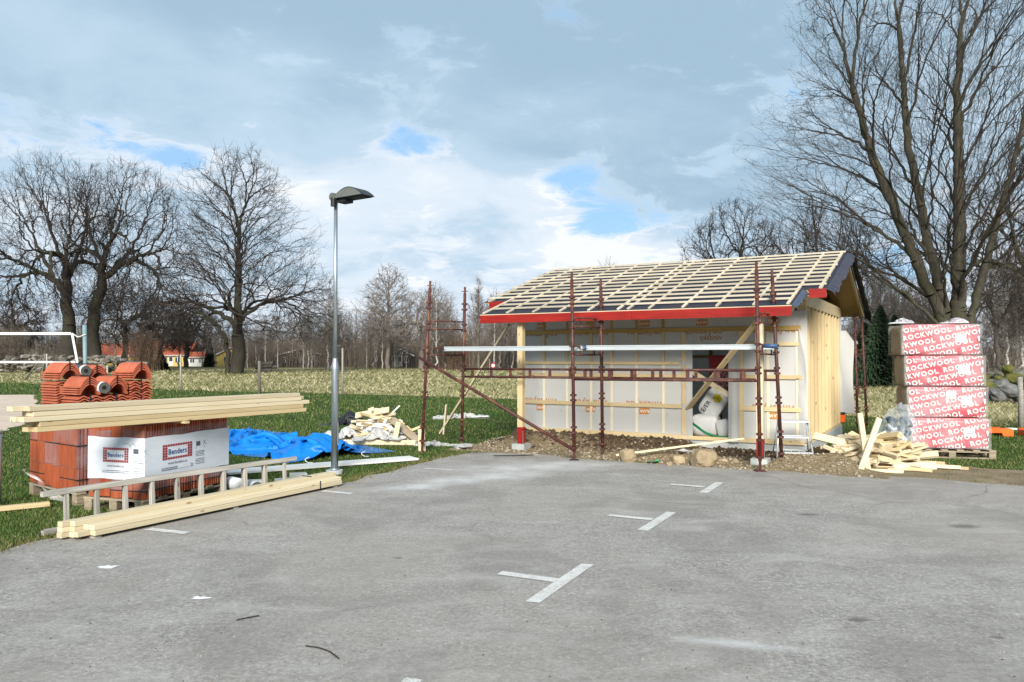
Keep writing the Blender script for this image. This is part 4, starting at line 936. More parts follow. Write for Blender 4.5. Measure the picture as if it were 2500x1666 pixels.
def tiles_at(label, i, j, z, layers, arch, strap=True, group='loose roof tile stacks'):
    p = K2v + A2 * i + B2 * j; t = link('roof_tile_stack', None, None, Matrix.Translation((p.x, p.y, z)) @ TM, label, 'roof tiles', group)
    for k in range(layers):
        dzk = (.0305 if not arch else .024) * k; link('tile', ARCH if arch else WAVE, t, Matrix.Translation((random.uniform(-.012, .012) * (not arch), random.uniform(-.006, .006), .016 + dzk)))
    if strap:
        hgt = (.0305 if not arch else .024) * layers + (.03 if not arch else .12); y = .13
        MB().span((-.004, y - .007, .012 if not arch else .115), (0, y + .007, hgt)).build('strap', M_black, t)
        if arch: MB().span((-.004, y - .007, hgt - .004), (.424, y + .007, hgt + .004)).build('strap', M_black, t)
    return t
tiles_at('low stack of wavy roof tiles nearest the timber, left of two', .0, .0, .925, 8, False); tiles_at('low stack of wavy roof tiles nearest the timber, right of two', .0, .283, .925, 8, False)
tiles_at('tall stack of wavy roof tiles at the right end', .0, .565, .925, 13, False); tiles_at('tall stack of wavy roof tiles at the left end', .52, .0, .925, 13, False); tiles_at('stack of wavy roof tiles hidden behind the underlay rolls', .52, .29, .925, 12, False)
tiles_at('strapped ridge tiles on the low left tile stack', .0, -.01, 1.185, 4, True, group='strapped ridge tiles'); tiles_at('strapped ridge tiles on the low right tile stack', .0, .29, 1.185, 4, True, group='strapped ridge tiles')
tiles_at('strapped ridge tiles on the tall right tile stack', .0, .565, 1.34, 4, True, group='strapped ridge tiles'); tiles_at('strapped ridge tiles on the tall left tile stack', .50, .0, 1.34, 4, True, group='strapped ridge tiles'); tiles_at('strapped ridge tiles behind the upper underlay roll', .50, .30, 1.31, 4, True, group='strapped ridge tiles')
def roll(label, p0, p1, r, band=True, mat=M_underblue):
    p0, p1 = Vector(p0), Vector(p1); t = thing('underlay_roll', label, 'roll', p0); d = p1 - p0
    MB().tube([(0, 0, 0), d], r, 20, False).build('sheet', mat, t, True)
    if band:
        for f in (.0, .86): MB().tube([d * f + d * .001, d * (f + .14)], r + .003, 20, False).build('band', M_white, t, True)
    x = d.normalized(); a = x.cross(Vector((0, 0, 1))).normalized(); b = x.cross(a)
    for q in (Vector((0, 0, 0)), d):
        mb = MB()
        for k in range(4):
            ra, rb = r * (1 - k * .15), r * (1 - k * .15 - .12)
            ring = [(a * math.cos(i * math.tau / 20) + b * math.sin(i * math.tau / 20)) for i in range(20)]; mb.add([q + w * ra for w in ring] + [q + w * rb for w in ring], [(i, (i + 1) % 20, 20 + (i + 1) % 20, 20 + i) for i in range(20)])
        mb.build('wound_edge', M_lampside, t); MB().add([q - x * (.002 if q.length == 0 else -.002) * 0 + (a * math.cos(i * math.tau / 16) + b * math.sin(i * math.tau / 16)) * r * .41 + x * .004 * (1 if q.length == 0 else -1) for i in range(16)], [tuple(range(16))]).build('core_hole', M_black, t)
    return t
c0 = K2v + A2 * .48 + B2 * .30; roll('dark underlay roll with white bands on top of the ridge tiles', (c0.x, c0.y, 1.445), (c0.x - .32, c0.y + .24, 1.47), .058)
c0 = K2v + A2 * -.03 + B2 * .265; roll('dark underlay roll lying between the two low tile stacks', (c0.x, c0.y, 1.265), (c0.x - .32, c0.y + .24, 1.285), .06)

# ================================================================== TIMBER, LADDER, BOARDS
def timber(p0, p1, w, h, label, group, mat=M_pine2, bev=.003): return board('timber_board', p0, p1, w, h, mat, bev=bev, label=label, cat='timber', group=group)
a, b = Vector((-4.285, 6.965, 0)), Vector((-2.555, 9.735, 0)); ax = (b - a).normalized(); nb_ = Vector((-ax.y, ax.x, 0))
rs = random.Random(3)
LEFTOFF = {0: (.05, .0), 1: (.08, .02), 2: (-.08, -.1), 3: (.02, .0), 4: (-.02, -.14)}
lift = .925
for lay in range(5):
    for c in range(2):
        z = lift + .024 + .0475 * lay; o0 = LEFTOFF[lay][c] + rs.uniform(-.02, .02); o1 = rs.uniform(-.10, .06) - (.14 if lay == 4 else 0)
        p = a + ax * (o0 + (.0)) + nb_ * (.05 + .098 * c + rs.uniform(-.008, .008)) + Vector((0, 0, z)); q = b + ax * o1 + nb_ * (.05 + .098 * c + rs.uniform(-.008, .008)) + Vector((0, 0, z))
        timber(p, q, .095, .045, '%s board of the %s layer in the pine stack lying on the tile packs' % (('front', 'rear')[c], ('bottom', 'second lowest', 'middle', 'second highest', 'top')[lay]), 'boards stacked on the tile packs', M_pine if lay < 2 else M_pine2)
MB().box(a.lerp(b, .47) + nb_ * .1 + Vector((0, 0, .913)), (.05, .30, .022), Matrix.Rotation(math.atan2(nb_.y, nb_.x) - math.pi / 2, 3, 'Z')).build('timber_bearer', M_pine, label='thin bearer strip under the raised board stack', cat='timber')
a, b = Vector((-3.665, 6.78, 0)), Vector((-2.09, 9.63, 0)); ax = (b - a).normalized(); nb_ = Vector((-ax.y, ax.x, 0))
for c in range(4):
    for lay in range(3 if c > 1 else 2):
        o0 = (.04, -.06 + .1 * lay, -.05, -.12)[c] + rs.uniform(-.015, .015); o1 = rs.uniform(-.05, .05); p = a + ax * o0 + nb_ * (.036 + .072 * c) + Vector((0, 0, .05 + .0475 * lay + (.012 if c < 2 else 0))); q = b + ax * o1 + nb_ * (.036 + .072 * c) + Vector((0, 0, .05 + .0475 * lay + (.012 if c < 2 else 0)))
        timber(p, q, .07, .045, '%s board, %s column from the asphalt, in the bundle on the asphalt edge' % (('bottom', 'upper' if c < 2 else 'middle', 'top')[lay], ('first', 'second', 'third', 'rearmost')[c]), 'boards bundled on the asphalt edge')
for f in (.03, .5, .97): MB().box(a.lerp(b, f) + nb_ * .14 + Vector((0, 0, .018)), (.06, .24, .02), Matrix.Rotation(math.atan2(ax.y, ax.x), 3, 'Z')).build('timber_bearer', M_oldwood, label=('short bearer under the near end', 'short bearer under the middle', 'short bearer under the far end')[int(f * 2.1)] + ' of the bundled boards', cat='timber')
f = a.lerp(b, .88); m = MB(); M_ = Matrix.Rotation(math.atan2(ax.y, ax.x), 4, 'Z'); M_.translation = f
m.span((-.008, -.003, .028), (.008, -.0005, .128)).span((-.008, -.0005, .126), (.008, .145, .131)).span((-.008, .145, .17), (.008, .29, .176)).build('bundle_strap', M_black, M=M_, label='black strap round the far end of the bundled boards', cat='strap')
# ladder on its edge, two sections together
la, lb = Vector((-4.20, 6.99, 0)), Vector((-2.64, 9.46, 0)); lx = (lb - la).normalized(); ln = Vector((-lx.y, lx.x, 0))
lad = link('ladder', None, None, Matrix.Translation(la) @ Matrix((lx, ln, Vector((0, 0, 1)))).transposed().to_4x4() @ Matrix.Rotation(R(-4), 4, 'X'), 'paint splashed wooden ladder lying on its edge behind the board bundle', 'ladder')
Lh = .37
for s, (x0, x1, dy) in enumerate(((.0, 2.97, 0), (.06, 2.72, .062))):
    for z in (.025, Lh): board('rail', (x0, dy, z), (x1, dy, z), .045, .05, M_oldwood, lad, bev=.004)
    for k in range(10 if s == 0 else 9): x = .22 + .285 * k; board('rung', (x + .03 * s, dy, .04), (x + .03 * s, dy, Lh - .02), .032, .042, M_oldwood, lad, up=(1, 0, 0), bev=.004)
board('loose_board', (-4.6, 10.25, .03), (-1.53, 12.2, .03), .36, .028, M_whitewood, label='long white primed board lying on the grass behind the lamp post', cat='board')
board('timber_board', (-5.7, 7.75, .04), (-4.93, 8.33, .04), .095, .045, M_pine, label='single pine board on the grass at the picture edge', cat='timber', bev=.003)
for (x, y, z, rz_, lab) in ((-3.18, 9.72, .04, .3, 'grey concrete paver by the underlay roll on the grass'), (-2.86, 9.80, .045, .5, 'grey concrete paver standing alone between roll and lamp post'), (-2.70, 9.86, .035, .45, 'lower concrete paver of the two stacked by the lamp post'), (-2.70, 9.87, .105, .35, 'upper concrete paver of the two stacked by the lamp post'), (-2.77, 9.62, .03, .6, 'concrete paver lying flat nearest the board bundle')):
    link('paver', boxmesh('paver', (.21, .14, .068), M_concrete, .005), None, Matrix.Translation((x, y, z)) @ Matrix.Rotation(rz_, 4, 'Z'), lab, 'paver', 'concrete pavers')
roll('white wrapped underlay roll on the grass behind the ladder', (-2.95, 9.02, .085), (-3.40, 9.42, .085), .08, False, M_white)
MB().tube(curve_pts([(-4.0, 7.62, .02), (-4.12, 7.7, .03), (-4.05, 7.85, .02), (-3.8, 7.9, .04), (-3.55, 7.85, .02)]), .008, 6).build('packing_strap', M_green, None, True, label='thin green strap on the grass under the tile pack', cat='strap')
post = thing('steel_post', 'grey galvanised post at the left picture edge', 'post', (-5.56, 8.44, 0))
MB().tube([(0, 0, -.1), (0, 0, .78)], .038, 14).build('tube', M_steel, post, True); MB().tube([(0, 0, .78), (0, 0, .80)], .041, 14).build('cap', M_steel, post, True)

# ================================================================== TARPAULIN
# corners of the crumpled sheet: long tail to the back left, bulky end by the lamp post
tA, tB = Vector((-6.7, 16.8, 0)), Vector((-2.62, 12.15, 0)); tx_ = (tB - tA).normalized(); ty_ = Vector((-tx_.y, tx_.x, 0)); TL = (tB - tA).length
def ridge(x): return 1 - abs(2 * (x - math.floor(x)) - 1)
def creases(x, y, seed, f=1.0):                 # flat facets meeting in sharp folds, as in stiff sheeting
    r_ = random.Random(seed); h = 0; wx = .25 * mnoise.noise(Vector((x * .8, y * .8, seed))); wy = .25 * mnoise.noise(Vector((x * .8, y * .8, seed + 7.7)))
    for k in range(8):
        a = r_.uniform(0, math.pi); fr = f * (.35, .45, .6, .8, 1.0, 1.3, 1.9, 2.6)[k]; h += (ridge(((x + wx) * math.cos(a) + (y + wy) * math.sin(a)) * fr + r_.random()) - .5) * (1, 1, .9, .8, .6, .5, .3, .2)[k]
    return h
def tarp_ground(x, y): return .30 * np.exp(-((x - 2.25) / .55) ** 2 - ((y + .05) / .45) ** 2) + .16 * np.exp(-((x - .35) / .45) ** 2 - ((y - .1) / .35) ** 2) + .10 * np.exp(-((x + 1.4) / .5) ** 2 - (y / .4) ** 2)
TV, TF = cloth_sheet(6.3, 2.9, 110, 52, .86, .52, tarp_ground, 8, .36, 120, 6, .42)
tm_ = Matrix((tx_, ty_, Vector((0, 0, 1)))).transposed().to_4x4(); tm_.translation = (tA + tB) / 2
tp = link('tarpaulin', npmesh('tarpaulin', TV, TF, M_tarp, True), None, tm_, 'crumpled bright blue tarpaulin on the lawn behind the lamp post', 'tarpaulin')
for (x, y) in ((-3.05, 11.75), (-2.35, 12.5)): MB().tube(curve_pts([(x, y, .10), (x - .05, y - .05, .07), (x - .01, y - .07, .03), (x + .06, y - .04, .02)]), .006, 6).build('tie_cord', M_white, tp, True, tm_.inverted())

# ================================================================== SCRAP HEAPS
def offcuts(n, c, ext, hmax, lens, label, group, seed, mats, pitch=.35, az=None):
    rs = random.Random(seed)
    for k in range(n):
        q = rs.random() ** .6 * rs.choice((-1, 1)); x = rs.gauss(0, .42) * ext[0]; y = rs.gauss(0, .42) * ext[1]; d = math.hypot(x / ext[0], y / ext[1])
        z = max(.02, hmax * max(0, 1 - d ** 1.3) * rs.uniform(.45, 1.0)); L = rs.uniform(*lens); a = rs.uniform(0, math.pi) if az is None else rs.gauss(*az); p = rs.gauss(0, pitch) * (z > .06)
        w, t = rs.choice(((.095, .045), (.07, .022), (.12, .022), (.045, .045), (.05, .025)))
        dv = Vector((math.cos(a) * math.cos(p), math.sin(a) * math.cos(p), math.sin(p))) * L / 2; P = Vector((c[0] + x, c[1] + y, max(z, abs(dv.z) + .02)))
        board('wood_offcut', P - dv, P + dv, w, t, rs.choice(mats), roll=rs.gauss(0, .6), label=label, cat='offcut', group=group)
offcuts(150, (5.28, 11.45), (.74, .45), .50, (.25, .85), 'short pale pine offcut in the heap beside the step ladder', 'offcuts heaped by the step ladder', 4, (M_pine, M_pine2, M_pine2), .22, (-.35, .55))
for (p, q, w, lab) in (((4.95, 10.86, .02), (4.96, 11.12, .80), .075, 'upright board standing in front of the offcut heap'), ((4.80, 10.78, .02), (5.18, 11.0, .74), .075, 'slanting board crossing the upright one in front of the offcut heap'), ((5.35, 10.95, .05), (6.05, 11.15, .05), .12, 'flat pale board lying along the foot of the offcut heap'),
                       ((4.55, 11.75, .42), (5.25, 11.2, .26), .11, 'thick pine offcut lying on top of the heap near the ladder'), ((5.5, 11.35, .05), (6.35, 11.05, .04), .05, 'thin lath pointing right out of the offcut heap')):
    board('wood_offcut', p, q, w, .035, M_pine2, label=lab, cat='offcut', up=(.1, -1, .3))
board('loose_lath', (1.60, 12.0, .10), (3.55, 11.95, .36), .03, .028, M_pine2, label='pale lath leaning across the soil in front of the doorway', cat='lath')
board('loose_lath', (-.6, 20.5, .05), (-2.0, 20.9, .03), .12, .02, M_whitewood, label='white board lying far out on the lawn behind the left scaffold', cat='board')
def scrapsheet(name, c, sx, sy, h, mat, label, seed, cat='sheet', rz=0):
    hg = lambda x, y: h * .75 * np.exp(-(x / (.28 * sx)) ** 2 - (y / (.28 * sy)) ** 2)
    V, F = cloth_sheet(sx * 1.9, sy * 1.9, 34, 30, .55, .55, hg, int(seed * 10), h * .6 + .02, 70, 5, 1.1 / max(sx, .3))
    return link(name, npmesh(name, V, F, mat, True), None, Matrix.Translation(c) @ Matrix.Rotation(rz, 4, 'Z'), label, cat)
def splat(label, x, y, r, seed):
    rs_ = random.Random(seed); n_ = 17; MB().add([(x, y, .022)] + [(x + r * 1.5 * math.cos(k * math.tau / n_) * rs_.uniform(.45, 1.1), y + r * math.sin(k * math.tau / n_) * rs_.uniform(.4, 1.1), .0145 + .004 * rs_.random()) for k in range(n_)], [(0, 1 + k, 1 + (k + 1) % n_) for k in range(n_)]).build('paper_scrap', M_white, None, label=label, cat='paper')
scrapsheet('membrane_scrap', (2.62, 11.95, .16), .25, .18, .05, M_memb2, 'crumpled printed membrane scrap behind the largest boulder', 3.0, 'membrane scrap', .4)
scrapsheet('plastic_scrap', (2.2, 11.75, .04), .16, .08, .03, mk('green_plastic', (.05, .3, .14), (.08, .36, .18), 5, .4), 'small green plastic scrap in the soil left of the boulders', 8.0, 'plastic scrap')
# heap behind the lamp post: pallet, boards, sacking, black sheet
hp = pallet('broken pallet under the scrap heap behind the lamp post', (-3.1, 14.55, 0), -.08, 1.2, .8, 'wooden pallets')
offcuts(70, (-2.5, 14.75), (.62, .34), .60, (.25, .85), 'pine offcut in the scrap heap behind the lamp post', 'offcuts in the scrap heap on the lawn', 9, (M_pine2, M_pine, M_whitewood), .3)
for (p, q, w, lab) in (((-2.5, 14.75, .62), (-1.72, 14.35, .06), .14, 'long grey brown board sloping down the right side of the scrap heap'), ((-3.2, 14.25, .05), (-1.75, 14.15, .05), .1, 'pine board along the foot of the scrap heap'), ((-2.95, 14.7, .50), (-2.3, 14.6, .62), .12, 'broad pine offcut across the top of the scrap heap'), ((-2.15, 14.25, .03), (-2.08, 14.3, .42), .09, 'upright pine offcut in the middle of the scrap heap'), ((-1.53, 13.28, .0), (-1.56, 13.42, .36), .12, 'short white board leaning at the foot of the left scaffold pole')):
    board('wood_offcut', p, q, w, .025, M_pallet if 'grey' in lab else M_pine2, label=lab, cat='offcut', up=(.1, -.8, .6))
scrapsheet('membrane_scrap', (-2.45, 14.35, .10), .65, .45, .26, M_memb2, 'white plastic sheeting bunched in the scrap heap', 1.0, 'plastic sheet', .2); scrapsheet('membrane_scrap', (-3.05, 14.5, .12), .55, .4, .26, M_memb2, 'white sheeting at the left end of the scrap heap', 6.0, 'plastic sheet', .5)
scrapsheet('black_sheet', (-3.15, 15.15, .30), .75, .5, .34, M_black, 'black roofing sheet at the back of the scrap heap', 2.0, 'roofing sheet', -.2)
scrapsheet('plastic_scrap', (-3.35, 14.3, .05), .5, .45, .28, M_film2, 'clear plastic bag at the left foot of the scrap heap', 4.4, 'plastic bag', .1)
scrapsheet('insulation_slab', (-1.42, 14.2, .0), .62, .28, .06, M_memb2, 'white insulation slab on the grass by the left scaffold pole', 7.4, 'insulation slab', -.1)
scrapsheet('insulation_slab', (-1.3, 20.6, .0), 1.1, .5, .10, M_memb2, 'white sheet lying on the lawn seen between the left scaffold poles', 7.9, 'plastic sheet', .2)
splat('white paper scrap on the asphalt near the left', -3.05, 5.92, .06, 4); splat('torn white paper scrap on the asphalt further to the front', -2.05, 5.16, .05, 9)
for (pts_, r_, lab) in (([(-1.13, 4.30, .02), (-1.05, 4.26, .025), (-.98, 4.22, .018), (-.91, 4.12, .02)], .004, 'thin curved twig on the asphalt near the front'), ([(-1.66, 4.72, .02), (-1.6, 4.75, .025), (-1.55, 4.8, .02)], .004, 'short twig on the asphalt left of the curved one'), ([(-.3, 12.55, .02), (.02, 12.5, .03), (.35, 12.65, .02)], .008, 'forked twig on the asphalt in front of the porch')):
    MB().tube(pts_, r_, 5).build('twig', M_twig, None, label=lab, cat='twig')

# ================================================================== STEP LADDER
sl_ = thing('step_ladder', 'small aluminium step ladder standing on the soil by the shed corner', 'step ladder', (4.35, 12.05, 0), SHED_A + .32)
HZ = .60
for s in (-1, 1):
    MB().tube([(s * .27, -.16, .03), (s * .21, .04, HZ)], .014, 8).build('leg', M_alu, sl_, True); MB().tube([(s * .27, .34, .03), (s * .21, .12, HZ)], .012, 8).build('leg', M_alu, sl_, True)
board('platform', (-.225, .06, HZ + .01), (.225, .06, HZ + .01), .20, .03, M_alu, sl_)
for z in (.14, .37): 
    f = z / HZ; board('step', (-.265 + .05 * f, -.15 + .2 * f, z), (.265 - .05 * f, -.15 + .2 * f, z), .085, .022, M_alu, sl_); board('rear_rail', (-.265 + .05 * f, .33 - .2 * f, z), (.265 - .05 * f, .33 - .2 * f, z), .02, .02, M_alu, sl_)

# ================================================================== INSULATION TOWER ON ITS PALLET
IA = Vector((6.37, 12.50, 0)); IR = R(-12)
pallet('pale wooden pallet under the tall insulation stack', (6.36, 12.48, 0), IR, 1.25, .85, 'wooden pallets')
packs = []
lean = [0, -.035, -.075, -.115]
for k in range(4):
    zb = .146 + .497 * k; w = 1.16
    p = thing('insulation_pack', ('bottom', 'second from bottom', 'second from top', 'topmost')[k] + ' red and white insulation pack in the tall stack', 'insulation pack', (IA.x + .02 + lean[k], IA.y + .02, zb), IR + (0, .012, -.008, .01)[k], 'insulation packs in the tall stack'); packs.append(p)
    bm = bmesh.new(); bmesh.ops.create_cube(bm, size=1); bmesh.ops.subdivide_edges(bm, edges=bm.edges[:], cuts=6, use_grid_fill=True)
    for v in bm.verts:
        q = v.co * 2; e = 13; r_ = (abs(q.x) ** e + abs(q.y) ** e + abs(q.z) ** e) ** (1 / e); q = q / r_ * (1 + .012 * mnoise.noise(q * 2 + Vector((k, 0, 0)))); v.co = Vector((w / 2 + q.x * w / 2, .36 + q.y * .36, .247 + q.z * .247))
    me = bpy.data.meshes.new('body'); bm.to_mesh(me); bm.free(); me.materials.append(M_rock); me.materials.append(mk('brown_wool_side%d' % k, (.32, .275, .215), (.43, .38, .31), 5, .7, .4, (4, 4, 1)) if k == 0 else MATS['brown_wool_side0'])
    for f in me.polygons:
        f.use_smooth = True
        if f.normal.x < -.8: f.material_index = 1
    link('body', me, p)
    tx = MB(); rot = R(12); 
    for r_ in range(-6, 9):
        for c_ in range(-1, 4):
            x = c_ * .80 + r_ * .265 - .1; y = r_ * .118 + .02; put_text(tx, 'ROCKWOOL', .105, x * math.cos(rot) - y * math.sin(rot), x * math.sin(rot) + y * math.cos(rot), rot, .045, 1.02)
    clip2d(tx, .02, w - .02, .02, .478).build('lettering', ink('pale', (.60, .57, .55)), p, M=face_matrix((0, -.009, 0), (1, 0, 0), (0, 0, 1)))
    st = MB().box((w - .30, .27, .0), (.16, .13, .0005))
    if k == 1: st.box((w - .52, .36, .0005), (.14, .11, .0005))
    st.build('sticker', M_white, p, M=face_matrix((0, -.0125, 0), (1, 0, 0), (0, 0, 1)))
    tl_ = MB()
    for q in range(4): tl_.box((w - .30, .315 - .022 * q, .001), (.11, .006 if q < 3 else .012, .0004))
    tl_.build('sticker_text', grey, p, M=face_matrix((0, -.0125, 0), (1, 0, 0), (0, 0, 1)))
    # clear outer wrap with slack corners
    def wrap(i, j, k=k):
        a = i * 4; sx = [(-.012, -.022), (w + .012, -.022), (w + .012, .74), (-.012, .74), (-.012, -.022)]; s = min(3, int(a)); f = a - s
        x = sx[s][0] + (sx[s + 1][0] - sx[s][0]) * f; y = sx[s][1] + (sx[s + 1][1] - sx[s][1]) * f; q = .010 * fbm((x * 3, y * 3 + k, j * 3), 1.5, 3)
        return (x + q, y - abs(q), .005 + .487 * j)
    grid(48, 8, wrap).build('clear_wrap', M_filmt, p, True)
for (x, y, r_, lab, s) in ((6.40, 12.72, .16, 'left', 1), (7.20, 12.60, .16, 'right', 4)):
    V_, F_ = cloth_sheet(.62, .55, 30, 26, .55, .5, lambda p, q: .09 * np.exp(-(p / .12) ** 2 - (q / .14) ** 2), s + 20, .16, 60, 5, 2.0)
    o = link('wrap_tuft', npmesh('wrap_tuft', V_, F_, M_film2, True), None, Matrix.Translation((x, y, 2.135)), 'bunched clear wrap on the top %s corner of the insulation stack' % lab, 'plastic wrap')
# clear waste bag with dark scraps leaning against the stack
wb = thing('waste_bag', 'clear plastic waste bag with dark scraps leaning on the insulation stack', 'waste bag', (5.95, 12.15, 0))
bm = bmesh.new(); bmesh.ops.create_uvsphere(bm, u_segments=28, v_segments=22, radius=1)
for v in bm.verts:
    q = v.co.copy(); zf = (q.z + 1) / 2; k = 1 + .14 * mnoise.noise(q * 2.4) + .09 * mnoise.noise(q * 6); wdt = (.34 - .12 * zf); k *= 1 + .13 * creases(q.x + q.z * .7, q.y + q.z * .4, 5, 1.2); v.co = Vector((q.x * wdt * k + .26 * zf - .08, q.y * .24 * k + .12 * zf, .02 + .86 * zf ** 1.1 + .05 * mnoise.noise(q * 4)))
me = bpy.data.meshes.new('film'); bm.to_mesh(me); bm.free(); me.materials.append(M_bagfilm); link('film', me, wb)
rs = random.Random(12)
M_darkscrap = mk('dark_scrap', (.02, .035, .055), (.05, .065, .085), 6, .5, .4); M_palescrap = mk('pale_scrap', (.4, .42, .45), (.6, .62, .64), 6, .6, .3)
for k in range(16):
    z = .08 + .036 * k; m = MB(); link('scrap', rock('scrap', rs.uniform(.10, .16), k, M_darkscrap if k % 4 else M_palescrap, 2, .5, .5), wb, Matrix.Translation((rs.uniform(-.16, .14) + .26 * z - .08, rs.uniform(-.13, .08) + .1 * z, z)) @ Euler((rs.random(), rs.random(), rs.random())).to_matrix().to_4x4())
# far right: orange plastic barrier feet, rods
for k, (x, lab) in enumerate(((9.75, 'nearest to the insulation stack'), (10.75, 'cut by the picture edge'))):
    bf = thing('barrier_foot', 'orange plastic barrier foot on the lawn ' + lab, 'barrier foot', (x, 16.0 - .25 * k, 0), -.1 - .1 * k, 'orange barrier feet')
    MB().prism([(-.42, .0), (-.42, .13), (-.36, .16), (.36, .16), (.42, .13), (.42, 0), (.22, 0), (.2, .07), (-.2, .07), (-.22, 0)], -.18, .18, Matrix.Rotation(R(90), 4, 'X')).build('body', M_orange, bf)
    for s in (-.3, 0, .3): MB().tube([(s, 0, .155), (s, 0, .17)], .04, 10).build('socket', M_black, bf)
for k, (x0, x1) in enumerate(((9.72, 9.40), (9.92, 9.78))):
    MB().tube([(x0, 16.3, 0), (x1, 16.5, .62)], .014, 8).build('steel_rod', M_steel, None, True, label=('slanting steel rod stuck in the ground behind the barrier foot', 'steel rod nearest the barrier foot, almost upright')[k], cat='rod')
board('loose_board', (9.1, 16.6, .12), (10.6, 16.4, .10), .1, .03, M_whitewood, label='white board lying behind the orange barrier feet', cat='board')

# ================================================================== TREES
def tubes(P, Rr, n):                                   # P [M,K,3], Rr [M,K] -> quads
    M, K, _ = P.shape; T = np.empty_like(P); T[:, 1:-1] = P[:, 2:] - P[:, :-2]; T[:, 0] = P[:, 1] - P[:, 0]; T[:, -1] = P[:, -1] - P[:, -2]
    T /= np.linalg.norm(T, axis=2, keepdims=True) + 1e-9
    ref = np.tile(np.array([.31, .2, .93]), (M, 1)); bad = np.abs((T.mean(1) * ref).sum(1)) > .85; ref[bad] = (.93, -.3, .2)
    A = np.cross(T, ref[:, None]); A /= np.linalg.norm(A, axis=2, keepdims=True) + 1e-9; B = np.cross(T, A)
    th = np.arange(n) * math.tau / n
    V = P[:, :, None] + (A[:, :, None] * np.cos(th)[None, None, :, None] + B[:, :, None] * np.sin(th)[None, None, :, None]) * Rr[:, :, None, None]
    i = np.arange(K - 1)[:, None] * n; j = np.arange(n)[None]; q = np.stack([i + j, i + (j + 1) % n, i + n + (j + 1) % n, i + n + j], 2).reshape(-1, 4)
    F = (q[None] + (np.arange(M) * K * n)[:, None, None]).reshape(-1, 4); return V.reshape(-1, 3), F
def join(parts):
    Vs, Fs, o = [], [], 0
    for V, F in parts:
        if len(V): Vs.append(V); Fs.append(F + o); o += len(V)
    return np.concatenate(Vs), np.concatenate(Fs)
class Tree:
    def __init__(s, seed, r_tip, wig): s.rng = np.random.default_rng(seed); s.b = []; s.r_tip = r_tip; s.wig = wig; s.tan = .75
    def rad(s, n): return s.r_tip * n ** s.pw
    def seg(s, p0, t0, p1, t1, n0, n1, K=5):
        L = np.linalg.norm(p1 - p0) * s.tan; s.b.append((p0, t0 * L, p1, t1 * L, s.rad(n0), s.rad(n1), n0))
    def grow(s, node, d, tips, step=.36, stiff=.5):
        st = [(node, d, tips)]
        while st:
            p, d, t = st.pop(); n = len(t); c = t.mean(0); v = c - p; L = np.linalg.norm(v) + 1e-6; v = v / L
            if n == 1: s.seg(p, d, t[0], v + .25 * s.rng.normal(size=3), 1, .6); continue
            g = stiff * d + (1 - stiff) * v; g /= np.linalg.norm(g); k = (step if n > 6 else .5) * s.rng.uniform(.75, 1.3)
            e = p + g * L * k; s.seg(p, d, e, g, n, max(n * .8, 1))
            ax = np.cross(g, s.rng.normal(size=3)); ax /= np.linalg.norm(ax) + 1e-9; q = (t - e) @ ax; o = np.argsort(q); m = int(min(max(1, round(n * s.rng.uniform(.28, .72))), n - 1))
            for part in (t[o[:m]], t[o[m:]]): st.append((e, g, part))
    def meshes(s, name, thick, mt, mc, twigs=3, twl=.5, tw_r=None, smooth=True):
        b = s.b; P0 = np.array([x[0] for x in b]); T0 = np.array([x[1] for x in b]); P1 = np.array([x[2] for x in b]); T1 = np.array([x[3] for x in b]); R0 = np.array([x[4] for x in b]); R1 = np.array([x[5] for x in b]); Nn = np.array([x[6] for x in b])
        K = 6; u = np.linspace(0, 1, K)[None, :, None]; h1 = 2 * u ** 3 - 3 * u ** 2 + 1; h2 = u ** 3 - 2 * u ** 2 + u; h3 = -2 * u ** 3 + 3 * u ** 2; h4 = u ** 3 - u ** 2
        P = h1 * P0[:, None] + h2 * T0[:, None] + h3 * P1[:, None] + h4 * T1[:, None]
        L = np.linalg.norm(P1 - P0, axis=1); w = s.rng.normal(size=P.shape) * (s.wig * np.minimum(L, 2.5))[:, None, None]; w[:, 0] = 0; w[:, -1] = 0; P = P + w
        Rr = R0[:, None] * (1 - u[:, :, 0]) + R1[:, None] * u[:, :, 0]
        big = R0 > thick; mid = ~big & (R0 > s.r_tip * 2.2); sm = ~big & ~mid
        tr = npmesh('trunk', *tubes(P[big], Rr[big], 9), mt, True) if big.any() else None
        parts = [tubes(P[mid], Rr[mid], 5), tubes(P[sm][:, ::2] if False else P[sm], Rr[sm], 3)]
        idx = np.where(Nn <= 2)[0]
        if twigs and len(idx):
            idx = np.repeat(idx, twigs); f = s.rng.integers(1, K, len(idx)); a = P[idx, f]; d = P1[idx] - P0[idx]; d /= np.linalg.norm(d, axis=1, keepdims=True) + 1e-9
            v = d * .8 + s.rng.normal(size=d.shape) * .65; v[:, 2] += .15; v /= np.linalg.norm(v, axis=1, keepdims=True); ln = s.rng.uniform(.5, 1.3, len(idx)) * twl
            m_ = a + v * (ln * .5)[:, None] + s.rng.normal(size=a.shape) * (.06 * ln)[:, None]; e = a + v * ln[:, None] + np.array([0, 0, .05]) * ln[:, None]
            r = tw_r or s.r_tip * .75; parts.append(tubes(np.stack([a, m_, e], 1), np.tile([r, r * .8, r * .5], (len(a), 1)), 3))
        return tr, npmesh('crown', *join(parts), mc, False)
